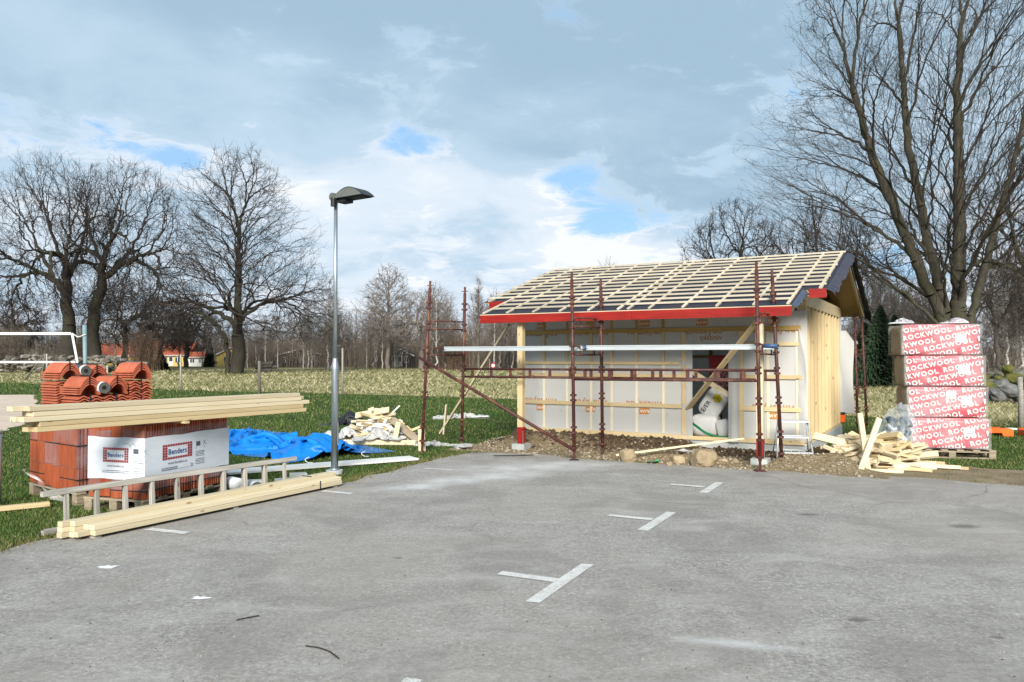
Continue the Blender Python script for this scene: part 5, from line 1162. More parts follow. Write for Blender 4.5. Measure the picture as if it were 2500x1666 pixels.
def envelope(rng, n, prof, cx=0, cy=0, shell=.42, asym=0.0):
    z = rng.uniform(0, 1, n * 6); zs = np.array([p[0] for p in prof]); rs_ = np.array([p[1] for p in prof]); r = np.interp(z * zs[-1], zs, rs_); keep = rng.random(n * 6) < (r / rs_.max()) ** 1.3
    z = z[keep][:n] * zs[-1]; r = r[keep][:n]; a = rng.uniform(0, math.tau, len(z)); q = rng.random(len(z)) ** shell
    lob = 1 + .16 * np.sin(a * 3 + z * .5) + .10 * np.sin(a * 5 - z * .9 + 1)
    k = z > zs[0]; return np.stack([cx + np.cos(a) * r * q * lob, cy + np.sin(a) * r * q * lob, z], 1)[k]
def plant(name, label, cat, loc, tr, cr, group=None, rz=0, sc=1.0):
    t = link(name, None, None, Matrix.Translation(loc) @ Matrix.Rotation(rz, 4, 'Z') @ Matrix.Diagonal((sc, sc, sc, 1)), label, cat, group)
    if tr: link('trunk', tr, t)
    link('crown', cr, t); return t
def leader_tree(seed, H, prof, n, r0, r_tip, zf, wig=.035, top=.8, slope=.7, layers=8, sect=3, mt=M_bark, mc=M_twig, thick=.12, twl=.5, lean=(0, 0), stiff=.42, twigs=3):
    T = Tree(seed, r_tip, wig); tips = envelope(T.rng, n, prof); T.pw = math.log(r0 / r_tip) / math.log(n)
    zt = H * top; K = layers + 2; zs = np.linspace(0, zt, K); xy = np.cumsum(T.rng.normal(size=(K, 2)) * .012 * H / 10, 0); xy[0] = 0; tp = np.stack([xy[:, 0] + lean[0] * zs, xy[:, 1] + lean[1] * zs, zs], 1)
    hd = np.hypot(tips[:, 0], tips[:, 1]); za = np.clip(tips[:, 2] - slope * hd * T.rng.uniform(.75, 1.25, len(tips)) - .4, zf, zt); az = np.arctan2(tips[:, 1], tips[:, 0])
    cuts = np.linspace(zf, zt, layers + 1); left = len(tips); prev = 0; node0 = np.array([0., 0, 0]); pr = None
    def at(z): return np.array([np.interp(z, zs, tp[:, 0]), np.interp(z, zs, tp[:, 1]), z])
    knots = [0, zf * .5]
    jobs = []
    for l in range(layers):
        k = (za >= cuts[l]) & ((za < cuts[l + 1]) | (l == layers - 1)); rot = T.rng.uniform(0, math.tau); sec = np.floor(((az + rot) % math.tau) / math.tau * sect).astype(int)
        for q in range(sect):
            m = k & (sec == q)
            if m.sum(): z = T.rng.uniform(cuts[l], cuts[l + 1]); jobs.append((z, tips[m]))
    jobs.sort(key=lambda j: j[0]); rem = len(tips); zp = 0.0; rp = rem * 1.35
    for z, tt in jobs:
        if z - zp > .02: T.seg(at(zp), (at(zp + .1) - at(zp)) * 10, at(z), (at(z) - at(z - .1)) * 10, rp, rem); zp = z; rp = rem
        p = at(z); v = tt.mean(0) - p; v /= np.linalg.norm(v); d = v * .7 + np.array([0, 0, .45]); d /= np.linalg.norm(d); T.grow(p, d, tt, stiff=stiff); rem = max(1, rem - len(tt))
    return T.meshes('tree', thick, mt, mc, twigs, twl)
def vase_tree(seed, prof, n, r0, r_tip, zf, wig=.045, mt=M_bark, mc=M_twig, thick=.12, twl=.5, off=(0, 0), stems=1, spread=.25, step=.34, stiff=.45, shell=.36, twigs=3):
    T = Tree(seed, r_tip, wig); tips = envelope(T.rng, n, prof, off[0], off[1], shell); T.pw = math.log(r0 / r_tip) / math.log(n)
    if stems == 1:
        e = np.array([T.rng.normal() * .15, T.rng.normal() * .15, zf]); T.seg(np.zeros(3), np.array([0, 0, 1.]), e, np.array([.05, 0, 1.]), n * 1.5, n * .95); T.grow(e, np.array([0, 0, 1.]), tips, step, stiff)
    else:
        o = np.argsort(tips[:, 0] + .6 * tips[:, 1]); 
        for k, part in enumerate(np.array_split(tips[o], stems)):
            f = (k - (stems - 1) / 2) / max(1, stems - 1); b = np.array([f * spread * 2, T.rng.normal() * spread * .5, 0]); e = b + np.array([f * spread * 2.5, 0, zf * T.rng.uniform(.8, 1.2)]); d = e - b; d /= np.linalg.norm(d)
            T.seg(b, np.array([0, 0, 1.]), e, d, len(part) * 1.3, len(part)); T.grow(e, d, part, step, stiff)
    return T.meshes('tree', thick, mt, mc, twigs, twl)

# the three big oaks on the left
def PX(px, Yd): return (px - 1250) / 1900 * Yd
tr, cr = vase_tree(21, [(4.5, 4.5), (8, 8.2), (14, 8.6), (19, 7.2), (23, 4.6), (24.6, 1.6)], 1700, .70, .016, 5.2, .06, thick=.14, twl=.85, off=(-1.6, 0), step=.33)
plant('oak_tree', 'leftmost bare oak with twisted limbs behind the stone wall', 'tree', (PX(163, 86), 86, 0), tr, cr, 'big bare oaks on the left')
tr, cr = vase_tree(33, [(5, 3.6), (9, 7.6), (14, 7.8), (19, 6.8), (22.8, 4.8), (24.2, 1.6)], 1600, .66, .016, 7.0, .06, thick=.14, twl=.85, off=(3.4, 0), step=.33)
plant('oak_tree', 'second bare oak from the left, its trunk bending outwards', 'tree', (PX(232, 88), 88, 0), tr, cr, 'big bare oaks on the left')
tr, cr = leader_tree(45, 23.2, [(3.0, 8.5), (5.0, 11.0), (8.0, 10.6), (12, 8.2), (17, 6.2), (21, 4.2), (23.4, 1.4)], 2700, .66, .014, 3.2, .04, .66, 1.0, 9, 2, thick=.13, twl=.8)
plant('oak_tree', 'tall bare tree with straight trunk and conical crown standing alone in the field', 'tree', (PX(578, 78), 78, 0), tr, cr, 'big bare oaks on the left')
tr, cr = vase_tree(52, [(3, 1.5), (6, 2.6), (9, 1.8)], 350, .24, .016, 3.0, .04, thick=.09, twl=.6, off=(-4.6, 0))
plant('side_stem_tree', 'thin dark stem leaning out left beside the straight field tree', 'tree', (PX(556, 77.6), 77.6, 0), tr, cr)
# the tall tree on the right
T = Tree(77, .0058, .026); prof = [(5.0, 5.0), (8, 7.8), (12, 8.7), (16, 8.2), (20, 6.8), (23.5, 4.6), (25.5, 1.5)]
tips = envelope(T.rng, 7600, prof, -1.1, 0, .38); n = len(tips); T.pw = math.log(.68 / .0058) / math.log(n); up = np.array([0, 0, 1.])
def stem(base, knots, part, jobs_n, slope):           # a rising stem that gives off limbs all the way up
    zs = np.array([k[2] for k in knots]); kn = np.array(knots, float); at_ = lambda z: np.array([np.interp(z, zs, kn[:, 0]), np.interp(z, zs, kn[:, 1]), z])
    c = np.array([at_(min(z, zs[-1])) for z in part[:, 2]]); hd = np.hypot(part[:, 0] - c[:, 0], part[:, 1] - c[:, 1]); za = np.clip(part[:, 2] - slope * hd * T.rng.uniform(.8, 1.2, len(part)) - .5, zs[1] * .8, zs[-1]); az = np.arctan2(part[:, 1] - c[:, 1], part[:, 0] - c[:, 0])
    cuts = np.quantile(za, np.linspace(0, 1, jobs_n + 1)); jobs = []
    for l in range(jobs_n):
        k = (za >= cuts[l]) & (za <= cuts[l + 1]) if l == jobs_n - 1 else (za >= cuts[l]) & (za < cuts[l + 1]); rot = T.rng.uniform(0, math.tau); sec = np.floor(((az + rot) % math.tau) / math.tau * 2).astype(int)
        for q in range(2):
            m = k & (sec == q)
            if m.sum(): jobs.append((T.rng.uniform(cuts[l], cuts[l + 1]), part[m]))
    jobs.sort(key=lambda j: j[0]); rem = len(part); zp = 0.0; rp = rem * 1.35
    for z, tt in jobs:
        if z - zp > .05:
            m_ = max(1, int((z - zp) / 1.2))
            for q in range(m_): z0, z1 = zp + (z - zp) * q / m_, zp + (z - zp) * (q + 1) / m_; d0 = at_(z0 + .2) - at_(z0); d1 = at_(z1) - at_(z1 - .2); T.seg(at_(z0), d0 / np.linalg.norm(d0), at_(z1), d1 / np.linalg.norm(d1), rp + (rem - rp) * q / m_, rp + (rem - rp) * (q + 1) / m_)
            zp = z; rp = rem
        p = at_(z); v = tt.mean(0) - p; v /= np.linalg.norm(v); d = v * .75 + up * .4; T.grow(p, d / np.linalg.norm(d), tt, .30, .38); rem = max(1, rem - len(tt))
k = T.rng.random(n); xs = tips[:, 0] - .10 * (tips[:, 2] - 12)
L_ = xs < -5.0; M_ = (xs >= -5.0) & (xs < -2.0); R_ = xs > 3.6; C_ = ~(L_ | M_ | R_)
stem(0, [(-.30, -.1, 0), (-.75, -.2, 3.4), (-2.5, -.5, 7.0), (-4.4, -.6, 11.5), (-5.4, -.4, 15.5)], tips[L_], 7, .75)
stem(0, [(-.10, .15, 0), (-.45, .2, 4.0), (-1.3, .3, 8.0), (-2.3, .2, 13.0), (-2.8, 0, 19.0)], tips[M_], 8, 1.0)
stem(0, [(.12, 0, 0), (.15, 0, 4.5), (.30, .1, 9.0), (.20, 0, 14.0), (.5, 0, 21.0)], tips[C_], 11, 1.0)
stem(0, [(.35, .1, 0), (.8, .1, 3.6), (2.2, .3, 8.0), (3.6, .3, 13.0), (4.4, .3, 17.0)], tips[R_], 6, .9)
tr, cr = T.meshes('tree', .055, M_bark2, M_twig2, 3, .5)
plant('maple_tree', 'tall many stemmed bare tree towering behind the insulation stack', 'tree', (PX(2335, 40), 40, 0), tr, cr)
tr, cr = vase_tree(81, [(3, 2.5), (7, 5.0), (11, 5.2), (14.5, 2.8), (15.8, .8)], 1500, .36, .009, 3.6, .04, M_bark2, M_twig2, .07, .45, (-.3, 0))
plant('bare_tree', 'bare tree at the right picture edge beside the tallest tree', 'tree', (PX(2540, 46), 46, 0), tr, cr)
tr, cr = vase_tree(85, [(6, 3), (9, 5.6), (13, 5.2), (16, 3.0), (17.2, .8)], 1300, .4, .015, 6.0, .05, thick=.11, twl=.55)
plant('bare_tree', 'bare tree rising behind the shed ridge', 'tree', (PX(1795, 75), 75, 0), tr, cr)
tr, cr = vase_tree(88, [(4, 4.2), (8, 5.6), (12, 5.0), (15, 2.6), (16, .8)], 1700, .4, .014, 4.0, .045, thick=.10, twl=.5, step=.3)
plant('bare_tree', 'bare twiggy tree behind the shed gable, left of the tallest tree', 'tree', (PX(2010, 66), 66, 0), tr, cr)
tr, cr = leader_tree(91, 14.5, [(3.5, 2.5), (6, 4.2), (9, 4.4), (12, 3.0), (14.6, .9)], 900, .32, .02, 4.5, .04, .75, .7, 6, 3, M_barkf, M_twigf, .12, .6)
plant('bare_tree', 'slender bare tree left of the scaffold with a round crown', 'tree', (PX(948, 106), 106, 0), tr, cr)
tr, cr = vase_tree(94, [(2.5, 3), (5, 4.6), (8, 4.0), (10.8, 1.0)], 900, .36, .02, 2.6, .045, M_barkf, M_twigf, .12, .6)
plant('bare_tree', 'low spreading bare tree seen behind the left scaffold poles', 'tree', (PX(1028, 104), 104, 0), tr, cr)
for k, (x, Yd, sc, lab) in enumerate(((305, 110, 1.15, 'bare tree behind the second oak, above the red roof'), (395, 112, .95, 'crooked bare tree over the yellow house'), (30, 118, 1.1, 'dark bare tree at the far left behind the stone wall'), (455, 125, 1.0, 'bare tree behind the yellow house gable'))):
    if k == 0: trq, crq = vase_tree(97, [(2.5, 3), (5, 5.0), (8, 4.8), (11.5, 1.2)], 900, .34, .022, 3.4, .05, M_bark, M_twig, .12, .6)
    plant('bare_tree', lab, 'tree', (PX(x, Yd), Yd, 0), trq, crq, 'bare trees behind the houses', k * 1.9, sc)

# woodland edge: slender birches and saplings, copies of a few
VAR = []
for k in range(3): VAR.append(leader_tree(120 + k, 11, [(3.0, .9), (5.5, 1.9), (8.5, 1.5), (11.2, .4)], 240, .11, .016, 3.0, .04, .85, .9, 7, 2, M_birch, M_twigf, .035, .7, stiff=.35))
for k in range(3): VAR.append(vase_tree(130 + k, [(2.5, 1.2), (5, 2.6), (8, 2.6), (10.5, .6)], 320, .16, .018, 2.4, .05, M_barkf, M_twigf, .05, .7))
rs = random.Random(17)
def clear_of(x, Yd): return not (1240 < x < 2060 and Yd < 60)
spots = []
for k in range(46): spots.append((rs.uniform(590, 1270), rs.uniform(94, 128), rs.choice((0, 1, 2, 0, 1, 2, 3)), rs.uniform(.55, 1.15), 'slender pale stemmed birch at the wood edge between the houses and the shed', 'birches along the wood edge'))
for k in range(26): spots.append((rs.uniform(-40, 560), rs.uniform(112, 150), rs.choice((3, 4, 5, 0)), rs.uniform(.5, .9), 'bare young tree far behind the stone wall and houses', 'young trees behind the houses'))
for k in range(20): spots.append((rs.uniform(2085, 2330), rs.uniform(52, 95), rs.choice((3, 4, 5, 1)), rs.uniform(.5, .85), 'bare young tree in the wood behind the far gable corner', 'young trees behind the shed'))
for k in range(20): spots.append((rs.uniform(2370, 2560), rs.uniform(48, 100), rs.choice((0, 1, 2, 4)), rs.uniform(.6, 1.15), 'thin bare tree in the wood at the right picture edge', 'trees in the wood on the right'))
for k in range(8): spots.append((rs.uniform(1130, 1520), rs.uniform(92, 115), rs.choice((3, 4, 5)), rs.uniform(.95, 1.3), 'tall fan shaped bare tree behind the left half of the shed', 'trees behind the left half of the shed'))
for (x, Yd, v, sc, lab, gr) in spots: plant('birch_tree' if v < 3 else 'young_tree', lab, 'tree', (PX(x, Yd), Yd, 0), *VAR[v], gr, rs.uniform(0, 6.28), sc)
# two poplars with narrow crowns
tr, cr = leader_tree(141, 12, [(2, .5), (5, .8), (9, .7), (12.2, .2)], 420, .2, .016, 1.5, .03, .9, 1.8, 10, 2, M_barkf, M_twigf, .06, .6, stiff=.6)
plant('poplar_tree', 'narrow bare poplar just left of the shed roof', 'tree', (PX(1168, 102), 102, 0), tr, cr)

# brushwood that reads as one mass
def thicket(rng, X, Y, H, r, nb=7, droop=.0):
    n = len(X); K = 4; u = np.linspace(0, 1, K)[None, :]; lean = rng.normal(size=(n, 2)) * .16; P = np.empty((n, K, 3)); P[:, :, 0] = X[:, None] + lean[:, :1] * H[:, None] * u ** 1.5; P[:, :, 1] = Y[:, None] + lean[:, 1:] * H[:, None] * u ** 1.5; P[:, :, 2] = H[:, None] * u
    P[:, 1:] += rng.normal(size=(n, K - 1, 3)) * (.03 * H)[:, None, None]; Rr = r[:, None] * (1.1 - .75 * u)
    parts = [tubes(P, Rr, 3)]; i = np.repeat(np.arange(n), nb); f = rng.uniform(.25, 1, len(i)); a = P[i, 0] + (P[i, -1] - P[i, 0]) * f[:, None]; v = rng.normal(size=(len(i), 3)); v[:, 2] = np.abs(v[:, 2]) * .8 + .25; v /= np.linalg.norm(v, axis=1, keepdims=True)
    ln = H[i] * rng.uniform(.12, .35, len(i)); e = a + v * ln[:, None]; m = (a + e) / 2 + rng.normal(size=a.shape) * (.08 * ln)[:, None]; q = r[i] * .55; parts.append(tubes(np.stack([a, m, e], 1), np.stack([q, q * .75, q * .5], 1), 3)); return join(parts)
rng = np.random.default_rng(5)
def band(n, x0, x1, y0, y1, h0, h1): Y = rng.uniform(y0, y1, n); X = PX(rng.uniform(x0, x1, n), 1) * Y; return X, Y, rng.uniform(h0, h1, n)
parts = []
for (n, x0, x1, y0, y1, h0, h1, r) in ((1500, 560, 1300, 118, 150, 3, 8.5, .035), (1600, 560, 1300, 125, 155, 1.2, 4.5, .05), (900, -80, 560, 145, 175, 3, 8, .04), (700, -80, 560, 155, 180, 1.5, 4, .05), (900, 1300, 2080, 110, 150, 3, 8, .035), (520, 2040, 2360, 70, 105, 2, 4.8, .024), (380, 2340, 2640, 70, 110, 1.5, 3.8, .022), (500, 2300, 2640, 75, 110, 1, 3, .035)):
    X, Y, H = band(n, x0, x1, y0, y1, h0, h1); parts.append(thicket(rng, X, Y, H, np.full(n, r) * rng.uniform(.6, 1.3, n)))
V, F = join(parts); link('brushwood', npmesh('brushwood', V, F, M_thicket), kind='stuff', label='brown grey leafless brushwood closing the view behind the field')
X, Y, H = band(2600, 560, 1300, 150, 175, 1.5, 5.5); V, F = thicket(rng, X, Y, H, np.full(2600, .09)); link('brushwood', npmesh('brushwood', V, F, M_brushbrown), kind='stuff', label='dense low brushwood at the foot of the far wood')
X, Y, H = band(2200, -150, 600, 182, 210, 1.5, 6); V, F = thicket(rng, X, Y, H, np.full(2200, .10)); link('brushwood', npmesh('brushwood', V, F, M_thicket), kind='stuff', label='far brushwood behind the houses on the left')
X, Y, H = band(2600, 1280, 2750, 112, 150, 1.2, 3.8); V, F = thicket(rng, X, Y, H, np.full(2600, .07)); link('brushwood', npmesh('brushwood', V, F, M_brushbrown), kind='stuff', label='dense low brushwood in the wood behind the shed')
def bush(label, px, Yd, w, h, n, r, mat, name='bare_bush'):
    X = rng.normal(0, w * .35, n); Y = rng.normal(0, w * .25, n); H = h * rng.uniform(.5, 1, n) * (1 - .35 * np.abs(X) / w); V, F = thicket(rng, X, Y, H, np.full(n, r), 6); o = link(name, npmesh(name, V, F, mat), None, Matrix.Translation((PX(px, Yd), Yd, 0)), label, 'bush', 'bare bushes'); return o
bush('brown bare bush in front of the red roofed house', 350, 90, 2.4, 5.2, 260, .022, M_brushbrown); bush('bare bush between the two left oak trunks', 200, 95, 2.0, 5.5, 180, .022, M_brushbrown)
bush('dark bare bush at the far left picture edge behind the net', 20, 92, 3.0, 5.5, 240, .022, M_thicket); bush('russet bare bush behind the left scaffold', 1110, 100, 3.0, 5.0, 220, .022, M_brushbrown); bush('tangled bare bush beside the spruce, near the gable', 2075, 48, 1.6, 4.2, 220, .012, M_thicket)
bush('leafless bush behind the insulation stack', 2255, 46, 1.8, 4.0, 240, .012, M_brushbrown)

# conifers
def spruce(label, px, Yd, H, Wc, n, seed, name='spruce_tree'):
    g = np.random.default_rng(seed); z = H * (1 - g.random(n) ** .62) * .98 + .05; rmax = Wc * (1 - z / H) ** .85 + .05; a = g.uniform(0, math.tau, n); L = rmax * g.uniform(.5, 1.05, n); d = np.stack([np.cos(a), np.sin(a), -.25 + g.normal(size=n) * .12], 1)
    q = np.stack([-np.sin(a), np.cos(a), np.zeros(n)], 1); base = np.stack([np.zeros(n), np.zeros(n), z], 1); f0 = g.uniform(.1, .6, n)[:, None]; p0 = base + d * L[:, None] * f0; p1 = base + d * L[:, None]; w = (.05 + .06 * L)[:, None]; dn = np.array([0, 0, -.12]) * L[:, None]
    V = np.stack([p0 + q * w * .5, p0 - q * w * .5, p1 - q * w * .2, p1 + q * w * .2, p0 + dn, p1 + dn], 1).reshape(-1, 3); i = 6 * np.arange(n)[:, None]; F = np.concatenate([i + np.array([[0, 1, 2, 3]]), i + np.array([[0, 3, 5, 4]])])
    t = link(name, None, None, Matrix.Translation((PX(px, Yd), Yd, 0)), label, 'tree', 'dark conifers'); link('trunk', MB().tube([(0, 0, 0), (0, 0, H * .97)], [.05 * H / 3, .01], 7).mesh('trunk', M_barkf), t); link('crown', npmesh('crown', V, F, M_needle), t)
spruce('dark green spruce behind the rear scaffold tubes', 2150, 42, 4.5, 1.7, 12000, 3); spruce('darker spruce close behind the first one, right of the gable', 2185, 45, 4.2, 1.5, 11000, 4); spruce('bushy dark conifer beside the yellow house', 392, 94, 2.6, 1.2, 5000, 6); spruce('narrow dark conifer between the yellow houses', 512, 128, 5.0, 1.1, 4000, 8); spruce('small dark spruce under the roof edge right of the shed', 2112, 46, 3.8, 1.4, 9000, 9)

# ================================================================== HOUSES
M_tilered = mk('red_roof_tiles', (.26, .06, .03), (.36, .09, .045), 2, .85, .3, (6, 1, 6)); M_yel = mk('yellow_boards', (.50, .37, .10), (.58, .43, .13), 3, .8, .1, (8, 8, 1)); M_dark = mk('dark_boards', (.030, .028, .030), (.05, .046, .046), 3, .8, .1, (8, 8, 1)); M_darkroof = mk('dark_roof', (.05, .045, .045), (.085, .075, .07), 3, .8)
M_redhouse = mk('red_boards', (.14, .035, .025), (.18, .045, .03), 3, .8, .1, (8, 8, 1))
def glass_mat():
    m, t, b = nodes('window_glass'); b.inputs['Base Color'].default_value = (.03, .04, .05, 1); b.inputs['Roughness'].default_value = .08; return m
M_glass = glass_mat()
def house(label, px, Yd, wd, dp, eave, ridge, gable_front, wallm, roofm, wins, rot=0, chimney=None, doors=()):
    h = thing('house', label, 'house', (PX(px, Yd), Yd, 0), rot)
    if gable_front:
        MB().prism([(-wd / 2, 0), (wd / 2, 0), (wd / 2, eave), (0, ridge), (-wd / 2, eave)], -dp, 0, Matrix.Rotation(R(90), 4, 'X')).build('wall', wallm, h)
        sl = (ridge - eave) / (wd / 2)
        for s in (-1, 1):
            rf = MB().add([(0, -.35, ridge + .12), (0, dp + .3, ridge + .12), (s * (wd / 2 + .4), dp + .3, eave + .12 - .4 * sl), (s * (wd / 2 + .4), -.35, eave + .12 - .4 * sl), (0, -.35, ridge + .02), (0, dp + .3, ridge + .02), (s * (wd / 2 + .4), dp + .3, eave + .02 - .4 * sl), (s * (wd / 2 + .4), -.35, eave + .02 - .4 * sl)], [(0, 1, 2, 3), (7, 6, 5, 4), (0, 3, 7, 4), (3, 2, 6, 7), (2, 1, 5, 6), (1, 0, 4, 5)]).build('roof', roofm, h)
            board('bargeboard', (0, -.37, ridge + .03), (s * (wd / 2 + .42), -.37, eave + .03 - .4 * sl), .04, .16, M_whitewood, rf)
    else:
        MB().span((-wd / 2, 0, 0), (wd / 2, dp, eave)).build('wall', wallm, h)
        rf = MB().add([(-wd / 2 - .4, -.4, eave - .1), (wd / 2 + .4, -.4, eave - .1), (wd / 2 + .4, dp / 2, ridge), (-wd / 2 - .4, dp / 2, ridge), (-wd / 2 - .4, dp + .4, eave - .1), (wd / 2 + .4, dp + .4, eave - .1)], [(0, 1, 2, 3), (3, 2, 5, 4), (0, 3, 4), (1, 5, 2), (0, 4, 5, 1)]).build('roof', roofm, h)
        board('gutter', (-wd / 2 - .4, -.44, eave - .08), (wd / 2 + .4, -.44, eave - .08), .1, .1, M_whitewood, rf)
    if chimney: x, z = chimney; MB().span((x - .35, dp / 2 - .3, ridge - .6), (x + .35, dp / 2 + .3, z)).span((x - .4, dp / 2 - .35, z), (x + .4, dp / 2 + .35, z + .12)).build('chimney', M_tilered, rf)
    for (x, z, w, hh) in wins:
        wi = MB().span((x - w / 2, -.05, z), (x + w / 2, .0, z + hh)).build('window', M_whitewood, h)
        for s in (-1, 1): MB().span((x + s * w / 4 - w / 4 + .05, -.065, z + .08), (x + s * w / 4 + w / 4 - .05, -.055, z + hh - .08)).build('pane', M_glass, wi)
    for (x, w, hh) in doors: d = MB().span((x - w / 2, -.05, .1), (x + w / 2, 0, hh)).build('door', M_whitewood, h); MB().span((x - w / 2 + .1, -.065, .9), (x + w / 2 - .1, -.055, hh - .2)).build('pane', M_glass, d)
    return h
house('yellow house with red tiled roof and chimney behind the stone wall', 385, 140, 10.5, 7, 2.05, 4.4, False, M_yel, M_tilered, [(1.2, .55, 1.1, 1.2), (3.6, .6, .9, 1.1), (-1.5, .6, .9, 1.1)], 0, (-.9, 5.0), [(2.4, .8, 1.9)])
house('low red roofed wing seen between the oak trunks', 262, 142, 9.0, 6, 1.9, 4.2, False, M_yel, M_tilered, [(2.4, .6, .9, 1.0)], 0)
house('yellow gabled house behind the straight field tree', 566, 134, 5.2, 7, 2.0, 3.3, True, M_yel, M_tilered, [(-.9, .7, .9, 1.0), (1.0, .7, .9, 1.0)], .1)
house('dark boarded house with small white windows, right of the field tree', 735, 132, 7.5, 6, 2.0, 3.0, True, M_dark, M_darkroof, [(-2.6, .75, .7, .9), (-1.2, .75, .6, .9), (.2, .75, .6, .9), (2.2, .8, .9, 1.0)], .15)
house('dark house with white framed garden doors, left of the scaffold', 978, 126, 3.6, 6, 2.0, 2.9, True, M_dark, M_darkroof, [(.95, .75, .7, 1.0), (0, 2.1, .7, .45)], 0, None, [(-.9, .85, 1.95), (-.1, .75, 1.95)])
house('pale outbuilding between the two yellow houses', 478, 138, 3.2, 4, 1.7, 2.6, False, M_whitewood, M_tilered, [(-.6, .6, .8, .8), (.8, .6, .6, .8)], 0)

# ================================================================== STONE WALLS, FENCE POSTS, NET, FAR POLES
STN = [rock('stone', .5, 30 + k, M_mossstone if k % 2 else M_stone, 1, .72, .35) for k in range(8)]
sw = thing('stone_wall', 'long rubble stone wall under the left oaks', 'stone wall', (PX(140, 80), 80, 0)); rs = random.Random(8); c = 0
for k in range(285):
    x = rs.uniform(-14.5, 9.2); hgt = 1.75 * (1 - .10 * math.sin(x * .7)) * (1 if x < 5 else max(.45, 1 - (x - 5) / 7)); z = rs.random() * hgt * .93; s = rs.uniform(.45, 1.0); y = rs.uniform(-.5, .5) * (1.5 - z / 2)
    link('stone', rs.choice(STN), sw, Matrix.Translation((x, y, z + .08)) @ Euler((rs.random() * .5, rs.random() * .5, rs.random() * 6)).to_matrix().to_4x4() @ Matrix.Diagonal((s * 1.2, s, s * .8, 1)))
link('boulder', rock('boulder', .95, 71, M_stone, 3, .6), None, Matrix.Translation((PX(333, 79), 79, .7)) @ Matrix.Diagonal((1.5, 1, 1, 1)), 'big grey boulder at the right end of the left stone wall', 'boulder')
sp_ = thing('stone_heap', 'mossy heap of field stones at the right picture edge', 'stone heap', (PX(2465, 27), 27, 0)); M_moss = mk('moss', (.05, .06, .015), (.13, .12, .03), 3, 1, .6, dist=.03)
M_darkstone = mk('dark_field_stone', (.05, .05, .048), (.15, .15, .145), 3, .9, .5, var=.3, dist=.03)  # stone of a darker grey of its own, for the mossy heap
STM = [rock('stone', .5, 50 + k, (M_moss, M_mossstone, M_darkstone)[k % 3], 2, .72, .35) for k in range(6)]
for k in range(95):
    x = rs.uniform(-1.25, 3.0); z = rs.random() * 1.25 * min(1, .35 + (x + 1.25) * .9); s = rs.uniform(.28, .72); link('stone', rs.choice(STM[:2] + STM[3:5] if z > .7 else STM), sp_, Matrix.Translation((x, rs.uniform(-.6, .6) * (1.4 - z / 2), z)) @ Euler((rs.random() * .6, rs.random() * .6, rs.random() * 6)).to_matrix().to_4x4() @ Matrix.Diagonal((s * 1.2, s, s, 1)))
for (px, py_y, h, r, lab) in ((262, 42.3, 1.15, .05, 'short grey fence post behind the roof tile stacks'), (441, 38.0, 1.75, .045, 'fence post in front of the yellow house'), (633, 32.5, 1.45, .065, 'thick dark fence post right of the field tree'), (836, 33.8, 2.0, .045, 'tall thin fence post right of the lamp post'), (2490, 17.9, 1.15, .062, 'wooden post at the right picture edge in front of the stone heap')):
    t = thing('fence_post', lab, 'fence post', (PX(px, py_y), py_y, 0), 0, 'wooden fence posts'); MB().tube([(0, 0, -.1), (.01, 0, h * .5), (0, .01, h)], [r, r * .97, r * .92], 9).build('post', M_oldwood if px != 633 else M_barkf, t, True)
    for z in (.25, .5, .75): MB().tube([(r, 0, h * z), (r + .05, 0, h * z)], .02, 6).build('insulator', M_black, t)
vn = thing('volleyball_net', 'volleyball net with white tapes over the sand court', 'net', (-10.56, 19.28, 0)); tape = M_whitewood
MB().box((-3.0 - .34, 0, 2.19), (5.95, .02, .062)).build('top_tape', tape, vn); MB().box((-3.0 - .2, 0, 1.485), (5.9, .02, .05)).build('bottom_tape', tape, vn); board('side_tape', (-.34, 0, 2.19), (-.20, 0, 1.47), .02, .055, tape, vn, up=(1, 0, 0)); MB().tube([(-.34, 0, 2.2), (-.2, 0, 2.1), (0, 0, 2.17)], .012, 6).build('tension_rope', tape, vn)
net = MB()
for k in range(60): net.box((-.35 - .1 * k, .003, 1.83), (.003, .003, .7))
for k in range(7): net.box((-3.25, .003, 1.53 + .1 * k), (5.85, .003, .003))
net.build('mesh_netting', M_black, vn)
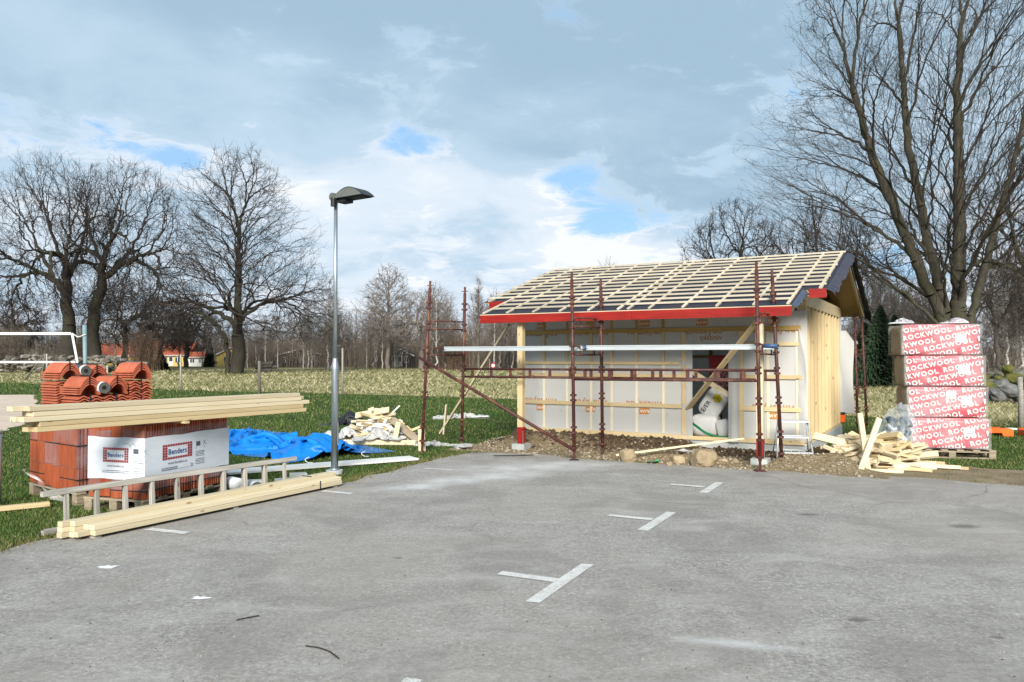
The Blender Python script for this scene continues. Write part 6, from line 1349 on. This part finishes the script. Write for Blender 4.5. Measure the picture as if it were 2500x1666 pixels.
pl = thing('net_post', 'slim grey green steel post of the volleyball net', 'post', (-10.56, 19.28, 0)); MB().tube([(0, .06, 0), (-.07, .06, 2.4)], .048, 12).build('tube', mk('grey_green_paint', (.16, .24, .26), (.2, .29, .31), 6, .5), pl, True); MB().tube([(-.12, .06, 2.17), (-.05, .06, 2.17)], .035, 10).build('winch', M_steel, pl, True)
for k, (x0, y0, x1, lab) in enumerate(((60, 53, 105, 'slanting dark stake of the pole tripod behind the net'), (101, 53, 106, 'upright dark stake of the pole tripod behind the net'), (116, 54, 110, 'thin grey stake of the pole tripod behind the net'))):
    MB().tube([(PX(x0, y0), y0, 0), (PX(x1, y0), y0 + .2, 1.85)], .06, 7).build('stake', M_oldwood if k == 2 else M_barkf, None, True, label=lab, cat='stake')
lg = thing('log_pile', 'pile of cut logs right of the straight field tree', 'log pile', (PX(648, 84), 84, 0))
for k in range(11): MB().tube([(rs.uniform(-1.2, -.5), rs.uniform(-.3, .3), .2 + .33 * (k // 4)), (rs.uniform(.6, 1.3), rs.uniform(-.3, .3), .2 + .33 * (k // 4) + rs.uniform(-.1, .2))], rs.uniform(.14, .22), 8).build('log', M_barkf, lg, True)
for (px, Yd, h, lab) in ((943, 118, 4.2, 'thin far street lamp pole left of the garden doors house'), (838, 120, 3.2, 'thin far street lamp pole behind the tall fence post')):
    t = thing('far_lamp_pole', lab, 'street lamp', (PX(px, Yd), Yd, 0)); MB().tube([(0, 0, 0), (0, 0, h)], .06, 6).build('pole', M_steel, t); MB().tube([(0, 0, h), (-.5, 0, h + .15)], .05, 6).build('arm', M_steel, t); MB().box((-.8, 0, h + .18), (.7, .25, .12)).build('lamp_head', M_whitewood, t)
sg = thing('round_sign', 'small round red and white sign beyond the field, left of the shed', 'sign', (PX(1204, 60), 60, 0)); MB().tube([(0, .02, 0), (0, .02, 1.1)], .025, 8).build('post', M_steel, sg)
MB().tube([(0, -.01, .97), (0, .01, .97)], .22, 20).build('plate', M_redpaint, sg); MB().tube([(0, -.014, .97), (0, -.011, .97)], .13, 16).build('centre', M_whitewood, sg)
